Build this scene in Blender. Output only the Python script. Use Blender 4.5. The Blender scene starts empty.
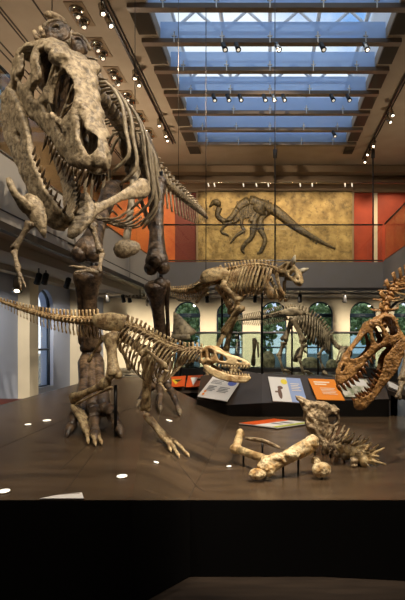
import bpy, math, random
import numpy as np
from mathutils import Vector
random.seed(7)
rng = np.random.default_rng(7)
SC = bpy.context.scene
COL = SC.collection
EYE = 1.6

# ------------------------------------------------------------------ camera, world, exposure
cd = bpy.data.cameras.new('camera'); cam = bpy.data.objects.new('camera', cd); COL.objects.link(cam)
cam.location = (0, 0, EYE); cam.rotation_euler = (math.pi/2, 0, 0)
cd.sensor_width = 36; cd.lens = 30.0; cd.shift_x = -0.1125; cd.shift_y = 0.0667; cd.clip_end = 300
SC.camera = cam
SC.view_settings.view_transform = 'Standard'; SC.view_settings.look = 'None'
SC.view_settings.gamma = 1; SC.view_settings.use_curve_mapping = False
SC.view_settings.exposure = 0.42

W = bpy.data.worlds.new('dusk_sky'); SC.world = W; W.use_nodes = True
nt = W.node_tree; bg = nt.nodes['Background']
tc = nt.nodes.new('ShaderNodeTexCoord'); nz = nt.nodes.new('ShaderNodeTexNoise'); nz.inputs['Scale'].default_value = 3.5
nz.inputs['Detail'].default_value = 5
cr_ = nt.nodes.new('ShaderNodeValToRGB')
cr_.color_ramp.elements[0].position = .38; cr_.color_ramp.elements[0].color = (.24, .44, .78, 1)
cr_.color_ramp.elements[1].position = .52; cr_.color_ramp.elements[1].color = (1.0, 1.0, 1.0, 1)
nt.links.new(tc.outputs['Generated'], nz.inputs['Vector']); nt.links.new(nz.outputs['Fac'], cr_.inputs['Fac'])
nt.links.new(cr_.outputs['Color'], bg.inputs['Color']); bg.inputs['Strength'].default_value = 1.0

def spot(loc, target, power, angle=50, color=(1, .78, .50), radius=.04, blend=.5, name='spot_lamp'):
    l = bpy.data.lights.new(name, 'SPOT'); l.energy = power; l.spot_size = math.radians(angle); l.spot_blend = blend
    l.color = color; l.shadow_soft_size = radius
    o = bpy.data.objects.new(name, l); COL.objects.link(o); o.location = loc
    o.rotation_euler = (Vector(target)-Vector(loc)).to_track_quat('-Z', 'Y').to_euler()
    return o

def P(px, py, Y):
    return np.array([(px-270)/500.*Y, Y, EYE+(340-py)/500.*Y])

WARM = (1, .86, .68)
# foreground exhibits
spot((1.9, 1.2, 6.9), P(60, 110, 4.2), 820, 26, WARM)
spot((-2.9, .6, 6.9), P(30, 150, 4.2), 160, 30, WARM)
spot((-2.9, 1.2, 7.3), P(90, 330, 4.6), 420, 46, WARM)
spot((1.2, 1.6, 7.3), P(120, 350, 4.5), 760, 36, WARM)
spot((2.9, 2.6, 7.3), P(190, 350, 4.4), 420, 28, WARM)
spot((.6, 2.0, 7.3), P(320, 445, 4.3), 1300, 26, WARM)
spot((2.9, 1.0, 7.3), P(370, 350, 4.0), 560, 26, WARM)
spot((2.9, 4.6, 7.3), P(140, 190, 6.4), 820, 42, WARM)
spot((2.9, 8.0, 7.3), P(180, 200, 9.0), 420, 36, WARM)
spot((-2.9, 4.4, 7.3), P(150, 370, 7.2), 300, 50, WARM)
spot((2.9, 5.6, 7.3), P(290, 390, 7.2), 850, 34, WARM)
spot((2.9, 6.0, 7.3), P(245, 280, 8.8), 900, 34, WARM)
spot((-2.0, 7.8, 7.3), P(290, 330, 11.5), 1100, 46, WARM)
# mural and red wall washers
for x_ in (-5.2, -3.8, -1.7, -.3, 1.1, 2.5, 4.2):
    spot((x_, 15.6, 7.35), (x_, 17.5, 4.6), 160, 80, (1, .80, .52), name='wall_washer_lamp')
# added fill spots aimed up to brighten the ceiling, without any fittings
for x_, y_ in ((-4.4, 4.6), (-4.4, 9.0), (-4.4, 13.0), (4.4, 9.0), (4.4, 13.0)):
    spot((x_, y_, 4.3), (x_*.9, y_, 8), {4.6: 12, 9.0: 80, 13.0: 330}[y_]*(1 if x_ < 0 else .3), 160, (1, .82, .60), radius=.12, blend=1, name='ceiling_fill')
# under the balconies
for x_ in (-5, -3.2, -1.2, .6, 2.4, 4.2):
    spot((x_, 15.1, 3.05), (x_, 18, .7), 430, 84, (1, .86, .66), blend=.9, name='gallery_lamp')
for y_ in (7.5, 11.2, 14.3):
    spot((-5.0, y_-1.8, 3.05), (-5.85, y_+.9, 1.2), 240, 55, (1, .90, .76), blend=.9, name='aisle_lamp')
# slab edge lit from the hall track
spot((0, 9.5, 7.3), (0, 15, 3.5), 560, 90, WARM)
spot((2.9, 6.0, 7.3), (-3.4, 8, 3.6), 360, 60, WARM)

# ------------------------------------------------------------------ materials
def sr(r, g, b):
    f = lambda c: (c/255/12.92) if c/255 <= .04045 else ((c/255+.055)/1.055)**2.4
    return (f(r), f(g), f(b), 1)

def mat(name, c, rough=.6, metal=0, c2=None, scale=8, bump=0, bscale=40, spec=.5, emit=None, es=0, detail=4, lo=.35, hi=.65, coat=0, stretch=None, pits=None, bdist=.01):
    m = bpy.data.materials.new(name); m.use_nodes = True; t = m.node_tree; b = t.nodes['Principled BSDF']
    b.inputs['Base Color'].default_value = c; b.inputs['Roughness'].default_value = rough
    b.inputs['Metallic'].default_value = metal; b.inputs['Specular IOR Level'].default_value = spec
    b.inputs['Coat Weight'].default_value = coat
    tcn = t.nodes.new('ShaderNodeTexCoord'); src = tcn.outputs['Object']
    if stretch:
        mp = t.nodes.new('ShaderNodeMapping'); mp.inputs['Scale'].default_value = stretch
        t.links.new(src, mp.inputs['Vector']); src = mp.outputs['Vector']
    if c2:
        n = t.nodes.new('ShaderNodeTexNoise'); n.inputs['Scale'].default_value = scale; n.inputs['Detail'].default_value = detail
        r = t.nodes.new('ShaderNodeValToRGB'); r.color_ramp.elements[0].color = c; r.color_ramp.elements[1].color = c2
        r.color_ramp.elements[0].position = lo; r.color_ramp.elements[1].position = hi
        t.links.new(src, n.inputs['Vector']); t.links.new(n.outputs['Fac'], r.inputs['Fac']); t.links.new(r.outputs['Color'], b.inputs['Base Color'])
        if pits:
            n3 = t.nodes.new('ShaderNodeTexNoise'); n3.inputs['Scale'].default_value = pits[0]; n3.inputs['Detail'].default_value = 6; n3.inputs['Roughness'].default_value = .7
            r3 = t.nodes.new('ShaderNodeValToRGB'); r3.color_ramp.elements[0].position = pits[1]; r3.color_ramp.elements[1].position = pits[1]+.07
            r3.color_ramp.elements[0].color = (pits[2],)*3+(1,); r3.color_ramp.elements[1].color = (1, 1, 1, 1)
            mx = t.nodes.new('ShaderNodeMix'); mx.data_type = 'RGBA'; mx.blend_type = 'MULTIPLY'; mx.inputs[0].default_value = 1
            t.links.new(src, n3.inputs['Vector']); t.links.new(n3.outputs['Fac'], r3.inputs['Fac'])
            t.links.new(r.outputs['Color'], mx.inputs[6]); t.links.new(r3.outputs['Color'], mx.inputs[7]); t.links.new(mx.outputs[2], b.inputs['Base Color'])
    if bump:
        n2 = t.nodes.new('ShaderNodeTexNoise'); n2.inputs['Scale'].default_value = bscale; n2.inputs['Detail'].default_value = 6
        bp = t.nodes.new('ShaderNodeBump'); bp.inputs['Strength'].default_value = bump; bp.inputs['Distance'].default_value = bdist
        t.links.new(src, n2.inputs['Vector']); t.links.new(n2.outputs['Fac'], bp.inputs['Height']); t.links.new(bp.outputs['Normal'], b.inputs['Normal'])
    if emit:
        b.inputs['Emission Color'].default_value = emit; b.inputs['Emission Strength'].default_value = es
    return m

def glass(name, tint=(1, 1, 1, 1), diff=None, fac=.9, dfac=0.0, rough=.02):
    m = bpy.data.materials.new(name); m.use_nodes = True; t = m.node_tree; t.nodes.clear()
    out = t.nodes.new('ShaderNodeOutputMaterial'); tr = t.nodes.new('ShaderNodeBsdfTransparent'); tr.inputs['Color'].default_value = tint
    gl = t.nodes.new('ShaderNodeBsdfGlossy'); gl.inputs['Roughness'].default_value = rough
    mx = t.nodes.new('ShaderNodeMixShader'); mx.inputs[0].default_value = fac
    t.links.new(gl.outputs[0], mx.inputs[1]); t.links.new(tr.outputs[0], mx.inputs[2]); last = mx.outputs[0]
    if diff:
        d = t.nodes.new('ShaderNodeBsdfDiffuse'); d.inputs['Color'].default_value = diff
        d2 = t.nodes.new('ShaderNodeBsdfTranslucent'); d2.inputs['Color'].default_value = diff
        m1 = t.nodes.new('ShaderNodeMixShader'); t.links.new(d.outputs[0], m1.inputs[1]); t.links.new(d2.outputs[0], m1.inputs[2])
        m2 = t.nodes.new('ShaderNodeMixShader'); m2.inputs[0].default_value = dfac
        t.links.new(last, m2.inputs[1]); t.links.new(m1.outputs[0], m2.inputs[2]); last = m2.outputs[0]
    t.links.new(last, out.inputs['Surface']); return m

M = dict(
 bone_dark=mat('bone_dark', sr(78, 64, 48), .42, c2=sr(168, 148, 116), scale=16, bump=.9, bscale=40, detail=10, lo=.25, hi=.75, pits=(26, .42, .5), bdist=.02),
 bone_skull=mat('bone_skull', sr(100, 83, 60), .5, c2=sr(196, 176, 142), scale=24, bump=1, bscale=22, detail=12, lo=.25, hi=.75, pits=(22, .41, .5), bdist=.018),
 bone_rib=mat('bone_rib', sr(112, 96, 74), .4, c2=sr(188, 172, 142), scale=14, bump=.6, bscale=40, detail=8, lo=.25, hi=.75),
 bone_brown=mat('bone_brown', sr(54, 41, 31), .38, c2=sr(116, 94, 70), scale=9, bump=.8, bscale=26, coat=.1, pits=(18, .42, .5), bdist=.02, detail=9, lo=.38, hi=.7),
 bone_tan=mat('bone_tan', sr(124, 98, 66), .5, c2=sr(200, 176, 132), scale=16, bump=.8, bscale=60, pits=(50, .42, .55), detail=9, lo=.38, hi=.6),
 bone_tail=mat('bone_tail', sr(150, 116, 72), .5, c2=sr(214, 188, 142), scale=18, bump=.7, bscale=60, detail=9, lo=.38, hi=.6),
 bone_orange=mat('bone_orange', sr(120, 82, 42), .4, c2=sr(196, 146, 86), pits=(40, .4, .5), bdist=.02, scale=20, bump=1, bscale=40, coat=.1, detail=10, lo=.28, hi=.72),
 bone_gold=mat('bone_gold', sr(150, 116, 70), .5, c2=sr(218, 192, 142), scale=8, bump=.6, bscale=40, pits=(20, .43, .5), bdist=.02),
 bone_pale=mat('bone_pale', sr(176, 134, 74), .6, c2=sr(236, 216, 172), scale=14, bump=1, bscale=30, detail=10, lo=.36, hi=.58, pits=(30, .42, .45), bdist=.03),
 bone_grey=mat('bone_grey', sr(110, 88, 62), .6, c2=sr(208, 184, 146), scale=18, bump=1, bscale=30, detail=12, lo=.35, hi=.65, pits=(30, .42, .45), bdist=.03),
 bone_white=mat('bone_white', sr(196, 182, 150), .6, c2=sr(222, 210, 182), scale=9, bump=.3),
 bone_olive=mat('bone_olive', sr(84, 72, 52), .6, c2=sr(176, 160, 126), scale=9, bump=.3),
 fossil=mat('fossil', sr(36, 28, 18), .55, c2=sr(104, 88, 56), scale=18, bump=.8),
 tooth=mat('tooth', sr(66, 52, 38), .3, c2=sr(124, 102, 74), scale=16),
 tooth_pale=mat('tooth_pale', sr(214, 188, 140), .35),
 tooth_brown=mat('tooth_brown', sr(104, 62, 28), .3),
 steel=mat('steel', sr(28, 26, 26), .4, .6),
 cable=mat('cable', sr(70, 62, 54), .4, .8),
 chrome=mat('chrome', sr(190, 180, 165), .2, 1),
 ceil=mat('ceiling_paint', sr(160, 142, 120), .8, c2=sr(168, 150, 128), scale=2),
 ceil_slot=mat('ceiling_slot', sr(60, 48, 38), .8),
 wall=mat('wall_paint', sr(214, 200, 172), .8, c2=sr(220, 206, 178), scale=2),
 wall_side=mat('side_wall_cool_shade', sr(160, 168, 188), .8),  # blue cast puts the cool daylight shade of the side wall into its colour
 taupe=mat('upper_wall_paint', sr(140, 116, 88), .8),
 fascia=mat('fascia_panel', sr(124, 120, 118), .6, c2=sr(122, 118, 114), scale=3),
 fascia_l=mat('fascia_light_panel', sr(168, 160, 148), .6),
 soffit=mat('soffit_paint', sr(170, 160, 145), .8),
 joint=mat('dark_joint', sr(34, 30, 28), .5),
 red=mat('red_wall', sr(150, 50, 18), .65, c2=sr(168, 60, 22), scale=2.5),
 orange=mat('orange_wall', sr(178, 80, 26), .6, c2=sr(200, 104, 40), scale=3, bump=.2),
 dred=mat('deep_red_panel', sr(104, 34, 18), .6),
 beam=mat('baffle_beam', sr(116, 100, 84), .4, .1),
 white_steel=mat('white_steel', sr(232, 236, 240), .4),
 floor=mat('floor_boards', sr(44, 36, 30), .4, c2=sr(56, 46, 38), scale=3, stretch=(1, 8, 1)),
 deck=mat('deck_laminate', sr(62, 49, 36), .27, c2=sr(86, 69, 51), scale=2.2, bump=.05, bscale=12, detail=6, stretch=(.6, 3, 1)),
 deck_side=mat('deck_fascia', sr(10, 9, 9), .7, spec=.1),
 console=mat('console_dark', sr(58, 48, 40), .4),
 console_side=mat('console_base', sr(22, 19, 17), .6),
 panel_white=mat('panel_white', sr(226, 222, 216), .4),
 panel_blue=mat('panel_blue', sr(150, 168, 210), .4),
 panel_orange=mat('panel_orange', sr(240, 140, 20), .4),
 panel_red=mat('panel_red_orange', sr(222, 88, 24), .4),
 panel_photo=mat('panel_photo', sr(110, 120, 80), .4, c2=sr(214, 206, 190), scale=12),
 panel_green=mat('panel_green', sr(170, 180, 40), .4),
 ink=mat('ink_grey', sr(110, 110, 116), .5),
 ink_blue=mat('ink_blue', sr(90, 110, 190), .4),
 ink_yellow=mat('ink_yellow', sr(236, 214, 60), .4),
 ink_white=mat('ink_white', sr(250, 235, 210), .4),
 ink_brown=mat('ink_brown', sr(110, 80, 60), .4),
 black=mat('black_metal', sr(20, 19, 19), .4, .3),
 wframe=mat('window_frame_paint', sr(34, 48, 62), .4),
 lamp=mat('lamp_lens', (1, .9, .7, 1), .4, emit=(1, .84, .6, 1), es=4),
 lamp_dim=mat('lamp_lens_dim', (1, .9, .75, 1), .4, emit=(1, .88, .7, 1), es=.6), uplens=mat('uplight_lens', (1, .95, .85, 1), .4, emit=(1, .93, .8, 1), es=.7),
 mural=mat('mural_stone', sr(116, 90, 42), .6, c2=sr(188, 158, 96), scale=3, bump=1, bscale=9, detail=15, lo=.3, hi=.7, bdist=.04, pits=(5, .40, .6)),
 leaf=mat('foliage', sr(60, 90, 46), .7, c2=sr(160, 186, 120), scale=9, bump=.5, detail=8),
 bark=mat('bark', sr(60, 48, 36), .8),
 bench=mat('bench_red', sr(130, 50, 28), .5),
 ground=mat('outdoor_ground', sr(90, 96, 92), .9),
 g_clear=glass('clear_glass', (.96, .98, .97, 1), fac=.94),
 g_reflection_tint=glass('balustrade_glass', (.93, .93, .86, 1), fac=.9),  # gold tint stands in for the mural's reflection in the side railings
 g_case=glass('case_glass', (.90, .96, .94, 1), fac=.9),
 g_win=glass('window_glass', (.88, .93, .97, 1), fac=.95),
 g_blue=glass('blue_baffle_glass', (.72, .84, 1, 1), diff=(.66, .80, 1, 1), dfac=.6, fac=.95),
 g_brown=glass('smoked_baffle_glass', (.4, .34, .28, 1), diff=(.16, .13, .10, 1), dfac=.7, fac=.9),
)
# louvred brick outside the side window
m = bpy.data.materials.new('brick_outside'); m.use_nodes = True; t = m.node_tree
bk = t.nodes.new('ShaderNodeTexBrick'); bk.inputs['Color1'].default_value = sr(70, 56, 54); bk.inputs['Color2'].default_value = sr(96, 78, 72)
bk.inputs['Mortar'].default_value = sr(140, 140, 146); bk.inputs['Scale'].default_value = 4
tcn = t.nodes.new('ShaderNodeTexCoord'); mp = t.nodes.new('ShaderNodeMapping'); mp.inputs['Rotation'].default_value = (math.pi/2, 0, math.pi/2)
t.links.new(tcn.outputs['Object'], mp.inputs['Vector']); t.links.new(mp.outputs['Vector'], bk.inputs['Vector'])
t.links.new(bk.outputs['Color'], t.nodes['Principled BSDF'].inputs['Base Color']); M['brick'] = m

# ------------------------------------------------------------------ mesh helpers
def nrm(v):
    v = np.asarray(v, float); return v/(np.linalg.norm(v)+1e-12)

class MB:
    def __init__(s): s.v = []; s.f = []
    def add(s, V, F):
        o = len(s.v); s.v += [tuple(map(float, p)) for p in V]; s.f += [tuple(int(i)+o for i in q) for q in F]; return s
    def box(s, a, b):
        x0, y0, z0 = a; x1, y1, z1 = b
        return s.add([(x0,y0,z0),(x1,y0,z0),(x1,y1,z0),(x0,y1,z0),(x0,y0,z1),(x1,y0,z1),(x1,y1,z1),(x0,y1,z1)],
                     [(0,3,2,1),(4,5,6,7),(0,1,5,4),(1,2,6,5),(2,3,7,6),(3,0,4,7)])
    def slab(s, quad, th, n=None):
        q = [np.asarray(p, float) for p in quad]
        if n is None: n = nrm(np.cross(q[1]-q[0], q[2]-q[0]))
        k = len(q); V = q+[p-n*th for p in q]
        return s.add(V, [tuple(range(k)), tuple(range(2*k-1, k-1, -1))]+[(i, i+k, (i+1) % k+k, (i+1) % k) for i in range(k)])
    def tube(s, pts, rad, n=8, wide=None, ratio=1.0):
        pts = [np.asarray(p, float) for p in pts]; m_ = len(pts)
        if np.isscalar(rad): rad = [rad]*m_
        e1 = None; V = []
        for i in range(m_):
            T = nrm(pts[min(i+1, m_-1)]-pts[max(i-1, 0)])
            w = np.asarray(wide, float) if wide is not None else (e1 if e1 is not None else (np.array([0, 0, 1.]) if abs(T[2]) < .9 else np.array([1., 0, 0])))
            e = w-(w@T)*T
            if np.linalg.norm(e) < 1e-6: e = np.cross(T, [.3, .5, .8])
            e1 = nrm(e); e2 = np.cross(T, e1)
            for j in range(n):
                a = 2*math.pi*j/n; V.append(pts[i]+rad[i]*(math.cos(a)*e1+ratio*math.sin(a)*e2))
        F = [(i*n+j, i*n+(j+1) % n, (i+1)*n+(j+1) % n, (i+1)*n+j) for i in range(m_-1) for j in range(n)]
        F += [tuple(range(n-1, -1, -1)), tuple((m_-1)*n+j for j in range(n))]
        return s.add(V, F)
    def ell(s, c, ax, n=10, m_=6, noise=0):
        c = np.asarray(c, float); ax = [np.asarray(a, float) for a in ax]; V = []
        for i in range(m_+1):
            th = math.pi*i/m_
            for j in range(n):
                a = 2*math.pi*j/n; k = 1+(rng.normal()*noise if noise and 0 < i < m_ else 0)
                V.append(c+k*(math.sin(th)*math.cos(a)*ax[0]+math.sin(th)*math.sin(a)*ax[1]+math.cos(th)*ax[2]))
        return s.add(V, [(i*n+j, (i+1)*n+j, (i+1)*n+(j+1) % n, i*n+(j+1) % n) for i in range(m_) for j in range(n)])
    def ball(s, c, r, n=10, m_=6, noise=0): return s.ell(c, ((r,0,0),(0,r,0),(0,0,r)), n, m_, noise)
    def build(s, name, material, parent=None, smooth=True, base=None, sub=0, bevel=0):
        me = bpy.data.meshes.new(name)
        off = np.zeros(3)
        r = parent
        while r is not None and r.parent is not None: r = r.parent
        if r is not None: off = np.array(r['_o'])
        elif base is not None: off = np.asarray(base, float)
        me.from_pydata([tuple(np.array(p)-off) for p in s.v], [], s.f); me.validate()
        if smooth: me.polygons.foreach_set('use_smooth', [True]*len(me.polygons))
        o = bpy.data.objects.new(name, me); COL.objects.link(o); me.materials.append(material)
        if parent is not None: o.parent = parent
        elif base is not None: o.location = off
        if sub:
            md = o.modifiers.new('subsurf', 'SUBSURF'); md.levels = sub; md.render_levels = sub
        if bevel:
            md = o.modifiers.new('bevel', 'BEVEL'); md.width = bevel; md.segments = 2
        return o

def thing(name, label, cat, loc, group=None):
    o = bpy.data.objects.new(name, None); COL.objects.link(o); o.location = tuple(map(float, loc)); o.empty_display_size = .1
    o['label'] = label; o['category'] = cat; o['_o'] = [float(c) for c in loc]
    if group: o['group'] = group
    return o
def tag(o, label, cat, group=None):
    o['label'] = label; o['category'] = cat
    if group: o['group'] = group
    return o
def struct(o): o['kind'] = 'structure'; return o
def dup(root, loc, label=None):
    r = root.copy(); COL.objects.link(r); r.location = tuple(map(float, loc))
    if label: r['label'] = label
    for ch in list(root.children):
        c = ch.copy(); COL.objects.link(c); c.parent = r
        for g in list(ch.children):
            d = g.copy(); COL.objects.link(d); d.parent = c
    return r

def cr(pts, n):
    """Catmull-Rom through pts, n samples evenly by arc length"""
    p = np.array([np.asarray(q, float) for q in pts]); p = np.vstack([2*p[0]-p[1], p, 2*p[-1]-p[-2]]); out = []
    for i in range(1, len(p)-2):
        for t_ in np.linspace(0, 1, 24, endpoint=False):
            a, b, c, d = p[i-1], p[i], p[i+1], p[i+2]
            out.append(.5*((2*b)+(-a+c)*t_+(2*a-5*b+4*c-d)*t_**2+(-a+3*b-3*c+d)*t_**3))
    out.append(p[-2]); out = np.array(out); L = np.r_[0, np.cumsum(np.linalg.norm(np.diff(out, axis=0), axis=1))]
    q = np.linspace(0, L[-1], n); return np.stack([np.interp(q, L, out[:, k]) for k in range(3)], 1)

def lerp(tab, x):
    t_ = np.array(tab, float); return float(np.interp(x, t_[:, 0], t_[:, 1]))

# ------------------------------------------------------------------ signed-distance bone sculpting
def nets(F, org, h):
    nx, ny, nz_ = F.shape; S = F < 0
    sh = (nx-1, ny-1, nz_-1)
    def c(A, i, j, k): return A[i:i+sh[0], j:j+sh[1], k:k+sh[2]]
    cnt = sum(c(S, i, j, k).astype(int) for i in (0, 1) for j in (0, 1) for k in (0, 1))
    act = (cnt > 0) & (cnt < 8); pos = np.zeros(sh+(3,)); num = np.zeros(sh)
    cs = [(i, j, k) for i in (0, 1) for j in (0, 1) for k in (0, 1)]
    for a in cs:
        for ax in range(3):
            if a[ax] == 0:
                b = list(a); b[ax] = 1
                fa, fb = c(F, *a), c(F, *b); x = (fa < 0) != (fb < 0)
                tt = np.where(x, fa/np.where(x, fa-fb, 1), 0)
                for q in range(3): pos[..., q] += np.where(x, a[q]+(tt if q == ax else 0), 0)
                num += x
    idx = -np.ones(sh, int); idx[act] = np.arange(act.sum())
    I = np.argwhere(act); V = (I+pos[act]/num[act][:, None])*h+np.asarray(org)
    Fs = []
    for ax in range(3):
        b = [1, 2] if ax == 0 else ([2, 0] if ax == 1 else [0, 1])
        lo = [slice(1, sh[q]) for q in range(3)]; lo[ax] = slice(0, sh[ax])
        hi = list(lo); hi[ax] = slice(1, sh[ax]+1)
        s0 = S[tuple(lo)]; s1 = S[tuple(hi)]; E_ = np.argwhere(s0 != s1); base = E_.copy()
        for q in b: base[:, q] += 1
        fl = s0[s0 != s1]
        def g(db, dc):
            t_ = base.copy(); t_[:, b[0]] -= db; t_[:, b[1]] -= dc; return idx[t_[:, 0], t_[:, 1], t_[:, 2]]
        Q = np.stack([g(1, 1), g(0, 1), g(0, 0), g(1, 0)], 1); Q[~fl] = Q[~fl][:, ::-1]
        Fs.append(Q[(Q >= 0).all(1)])
    return V, np.vstack(Fs)

def psdf(poly, X, Y):
    p = np.array(poly, float); d = np.full(X.shape, 1e9); ins = np.zeros(X.shape, bool); n = len(p)
    for i in range(n):
        a, b = p[i], p[(i+1) % n]; e = b-a; wx, wy = X-a[0], Y-a[1]
        t_ = np.clip((wx*e[0]+wy*e[1])/(e@e), 0, 1); d = np.minimum(d, (wx-e[0]*t_)**2+(wy-e[1]*t_)**2)
        c1 = (a[1] <= Y) != (b[1] <= Y)
        with np.errstate(divide='ignore', invalid='ignore'):
            xi = a[0]+(Y-a[1])*(e[0])/(e[1] if e[1] != 0 else 1e-9)
        ins ^= c1 & (X < xi)
    return np.where(ins, -1, 1)*np.sqrt(d)
def smax(a, b, k=.012):
    h = np.clip(.5-.5*(b-a)/k, 0, 1); return b*(1-h)+a*h+k*h*(1-h)
def smin(a, b, k=.012): return -smax(-a, -b, k)
def smooth_poly(p, n=60):
    p = list(p); q = cr(p+[p[0], p[1]] if False else [(*a, 0) for a in p+[p[0]]], n+1)[:-1, :2]; return q

def sculpt_skull(prof, holes, Wf, h=.011, t=.02, knobs=(), floor_h=None, struts=(), nz_amp=.004, pits=()):
    prof = smooth_poly(prof, 90); lo = prof.min(0)-.05; hi = prof.max(0)+.05
    for k in knobs: lo = np.minimum(lo, [k[0]-k[3]-.02, k[2]-k[3]-.02]); hi = np.maximum(hi, [k[0]+k[3]+.02, k[2]+k[3]+.02])
    xs = np.arange(lo[0], hi[0], h); hs = np.arange(lo[1], hi[1], h)
    X2, H2 = np.meshgrid(xs, hs, indexing='ij'); Wd = Wf(X2, H2); wm = max(Wd.max(), max([abs(k[1])+k[3] for k in knobs], default=0))+.04
    ws = np.arange(-wm, wm, h)
    d2 = psdf(prof, X2, H2); hd = np.full(X2.shape, 1e9)
    for q in holes: hd = np.minimum(hd, psdf(smooth_poly(q, 40), X2, H2))
    X = X2[:, None, :]; H = H2[:, None, :]; Wn = ws[None, :, None]; aw = np.abs(Wn)
    body = smax(np.broadcast_to(d2[:, None, :], (len(xs), len(ws), len(hs))), aw-Wd[:, None, :], .05)
    nse = (np.sin(X*37+3*np.sin(H*23))*np.sin(Wn*41+1.3)+.7*np.sin(H*61+X*29)*np.sin(Wn*53+X*47)+.5*np.sin(X*97+H*83))*nz_amp
    shell = np.abs(body+t)-t+nse
    shell = smax(shell, -hd[:, None, :]+0*aw, .015)
    if floor_h is not None:
        shell = smax(shell, -np.maximum(aw-(Wd[:, None, :]-2.2*t), H-floor_h), .01)
    for (a, b, ra, rb) in struts:
        a = np.array(a); b = np.array(b); e = b-a
        for sg in (1, -1):
            wx, wy, wz = X-a[0], Wn*sg-a[1], H-a[2]
            tt = np.clip((wx*e[0]+wy*e[1]+wz*e[2])/(e@e), 0, 1)
            dd = np.sqrt((wx-e[0]*tt)**2+(wy-e[1]*tt)**2+(wz-e[2]*tt)**2)-(ra+(rb-ra)*tt)
            shell = smin(shell, dd, .02)
    for (kx, kw, kh, kr, sx, sw, sh_) in knobs:
        dd = (np.sqrt(((X-kx)/sx)**2+((aw if kw >= 0 else Wn)-abs(kw))**2/sw**2+((H-kh)/sh_)**2)-kr)*min(sx, sw, sh_)
        shell = smin(shell, dd+nse, .03)
    for (kx, kw, kh, kr) in pits:
        shell = smax(shell, kr-np.sqrt((X-kx)**2+(aw-kw)**2+(H-kh)**2), .01)
    return nets(shell, (xs[0], ws[0], hs[0]), h)

def place(V, org, a, s, u, L): return org+L*(V[:, :1]*a+V[:, 1:2]*s+V[:, 2:3]*u)

def sdf_obj(name, V, F, material, parent):
    mb = MB(); mb.v = [tuple(p) for p in V]; mb.f = [tuple(map(int, f)) for f in F]
    o = mb.build(name, material, parent)
    o.data.update(); 
    import bmesh
    bm = bmesh.new(); bm.from_mesh(o.data); bmesh.ops.recalc_face_normals(bm, faces=bm.faces); bm.to_mesh(o.data); bm.free()
    return o

# ------------------------------------------------------------------ the room
XL, XR, YB, YU, ZC, ZB, ZS = -6.0, 6.0, 18.0, 17.5, EYE+6.0, EYE+2.34, EYE+1.5
EX = 3.4
struct(MB().box((XL-.3, -1, -.2), (XR+.3, YB+.3, 0)).build('floor', M['floor'], smooth=False))
sx0, sx1, sy0, sy1 = -2.2, 2.32, 1.6, 15.25
mb = MB(); mb.box((XL, -1, ZC), (sx0, YB, ZC+.25)); mb.box((sx1, -1, ZC), (XR, YB, ZC+.25)); mb.box((sx0, sy1, ZC), (sx1, YB, ZC+.25)); mb.box((sx0, -1, ZC), (sx1, sy0, ZC+.25))
struct(mb.build('ceiling', M['ceil'], smooth=False))
mb = MB()
for x_ in (-5.6, -5.45, -4.95, -4.88, -4.2): mb.box((x_, 0, ZC-.012), (x_+.03, 16.9, ZC+.01))
struct(mb.build('trim_1', M['ceil_slot'], smooth=False))
# skylight well lining
mb = MB(); zt = ZC+1.5
for a, b in (((sx0-.06, sy0, ZC+.25), (sx0, sy1, zt)), ((sx1, sy0, ZC+.25), (sx1+.06, sy1, zt)), ((sx0, sy1, ZC+.25), (sx1, sy1+.06, zt)), ((sx0, sy0-.06, ZC+.25), (sx1, sy0, zt))): mb.box(a, b)
struct(mb.build('wall_skylight', M['white_steel'], smooth=False))

# arched walls
def arch_wall(name, mapf, u0, u1, v0, v1, wins, th, material):
    mb = MB()
    for d in (0, th):
        def quad(a, b, c, e): mb.add([mapf(*a, d), mapf(*b, d), mapf(*c, d), mapf(*e, d)], [(0, 1, 2, 3)])
        x = u0
        for (c, hw, zb, zs) in wins:
            quad((x, v0), (c-hw, v0), (c-hw, v1), (x, v1)); quad((c-hw, v0), (c+hw, v0), (c+hw, zb), (c-hw, zb))
            n = 14
            for i in range(n):
                a0 = math.pi-math.pi*i/n; a1 = math.pi-math.pi*(i+1)/n
                p0 = (c+hw*math.cos(a0), zs+hw*math.sin(a0)); p1 = (c+hw*math.cos(a1), zs+hw*math.sin(a1))
                quad(p0, p1, (p1[0], v1), (p0[0], v1))
            x = c+hw
        quad((x, v0), (u1, v0), (u1, v1), (x, v1))
    for (c, hw, zb, zs) in wins:
        pts = [(c-hw, zb), (c-hw, zs)]+[(c+hw*math.cos(math.pi-math.pi*i/14), zs+hw*math.sin(math.pi*i/14)) for i in range(1, 14)]+[(c+hw, zs), (c+hw, zb)]
        k = len(pts)
        for i in range(k):
            a, b = pts[i], pts[(i+1) % k]; mb.add([mapf(*a, 0), mapf(*b, 0), mapf(*b, th), mapf(*a, th)], [(0, 1, 2, 3)])
    return struct(mb.build(name, material, smooth=False))
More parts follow.
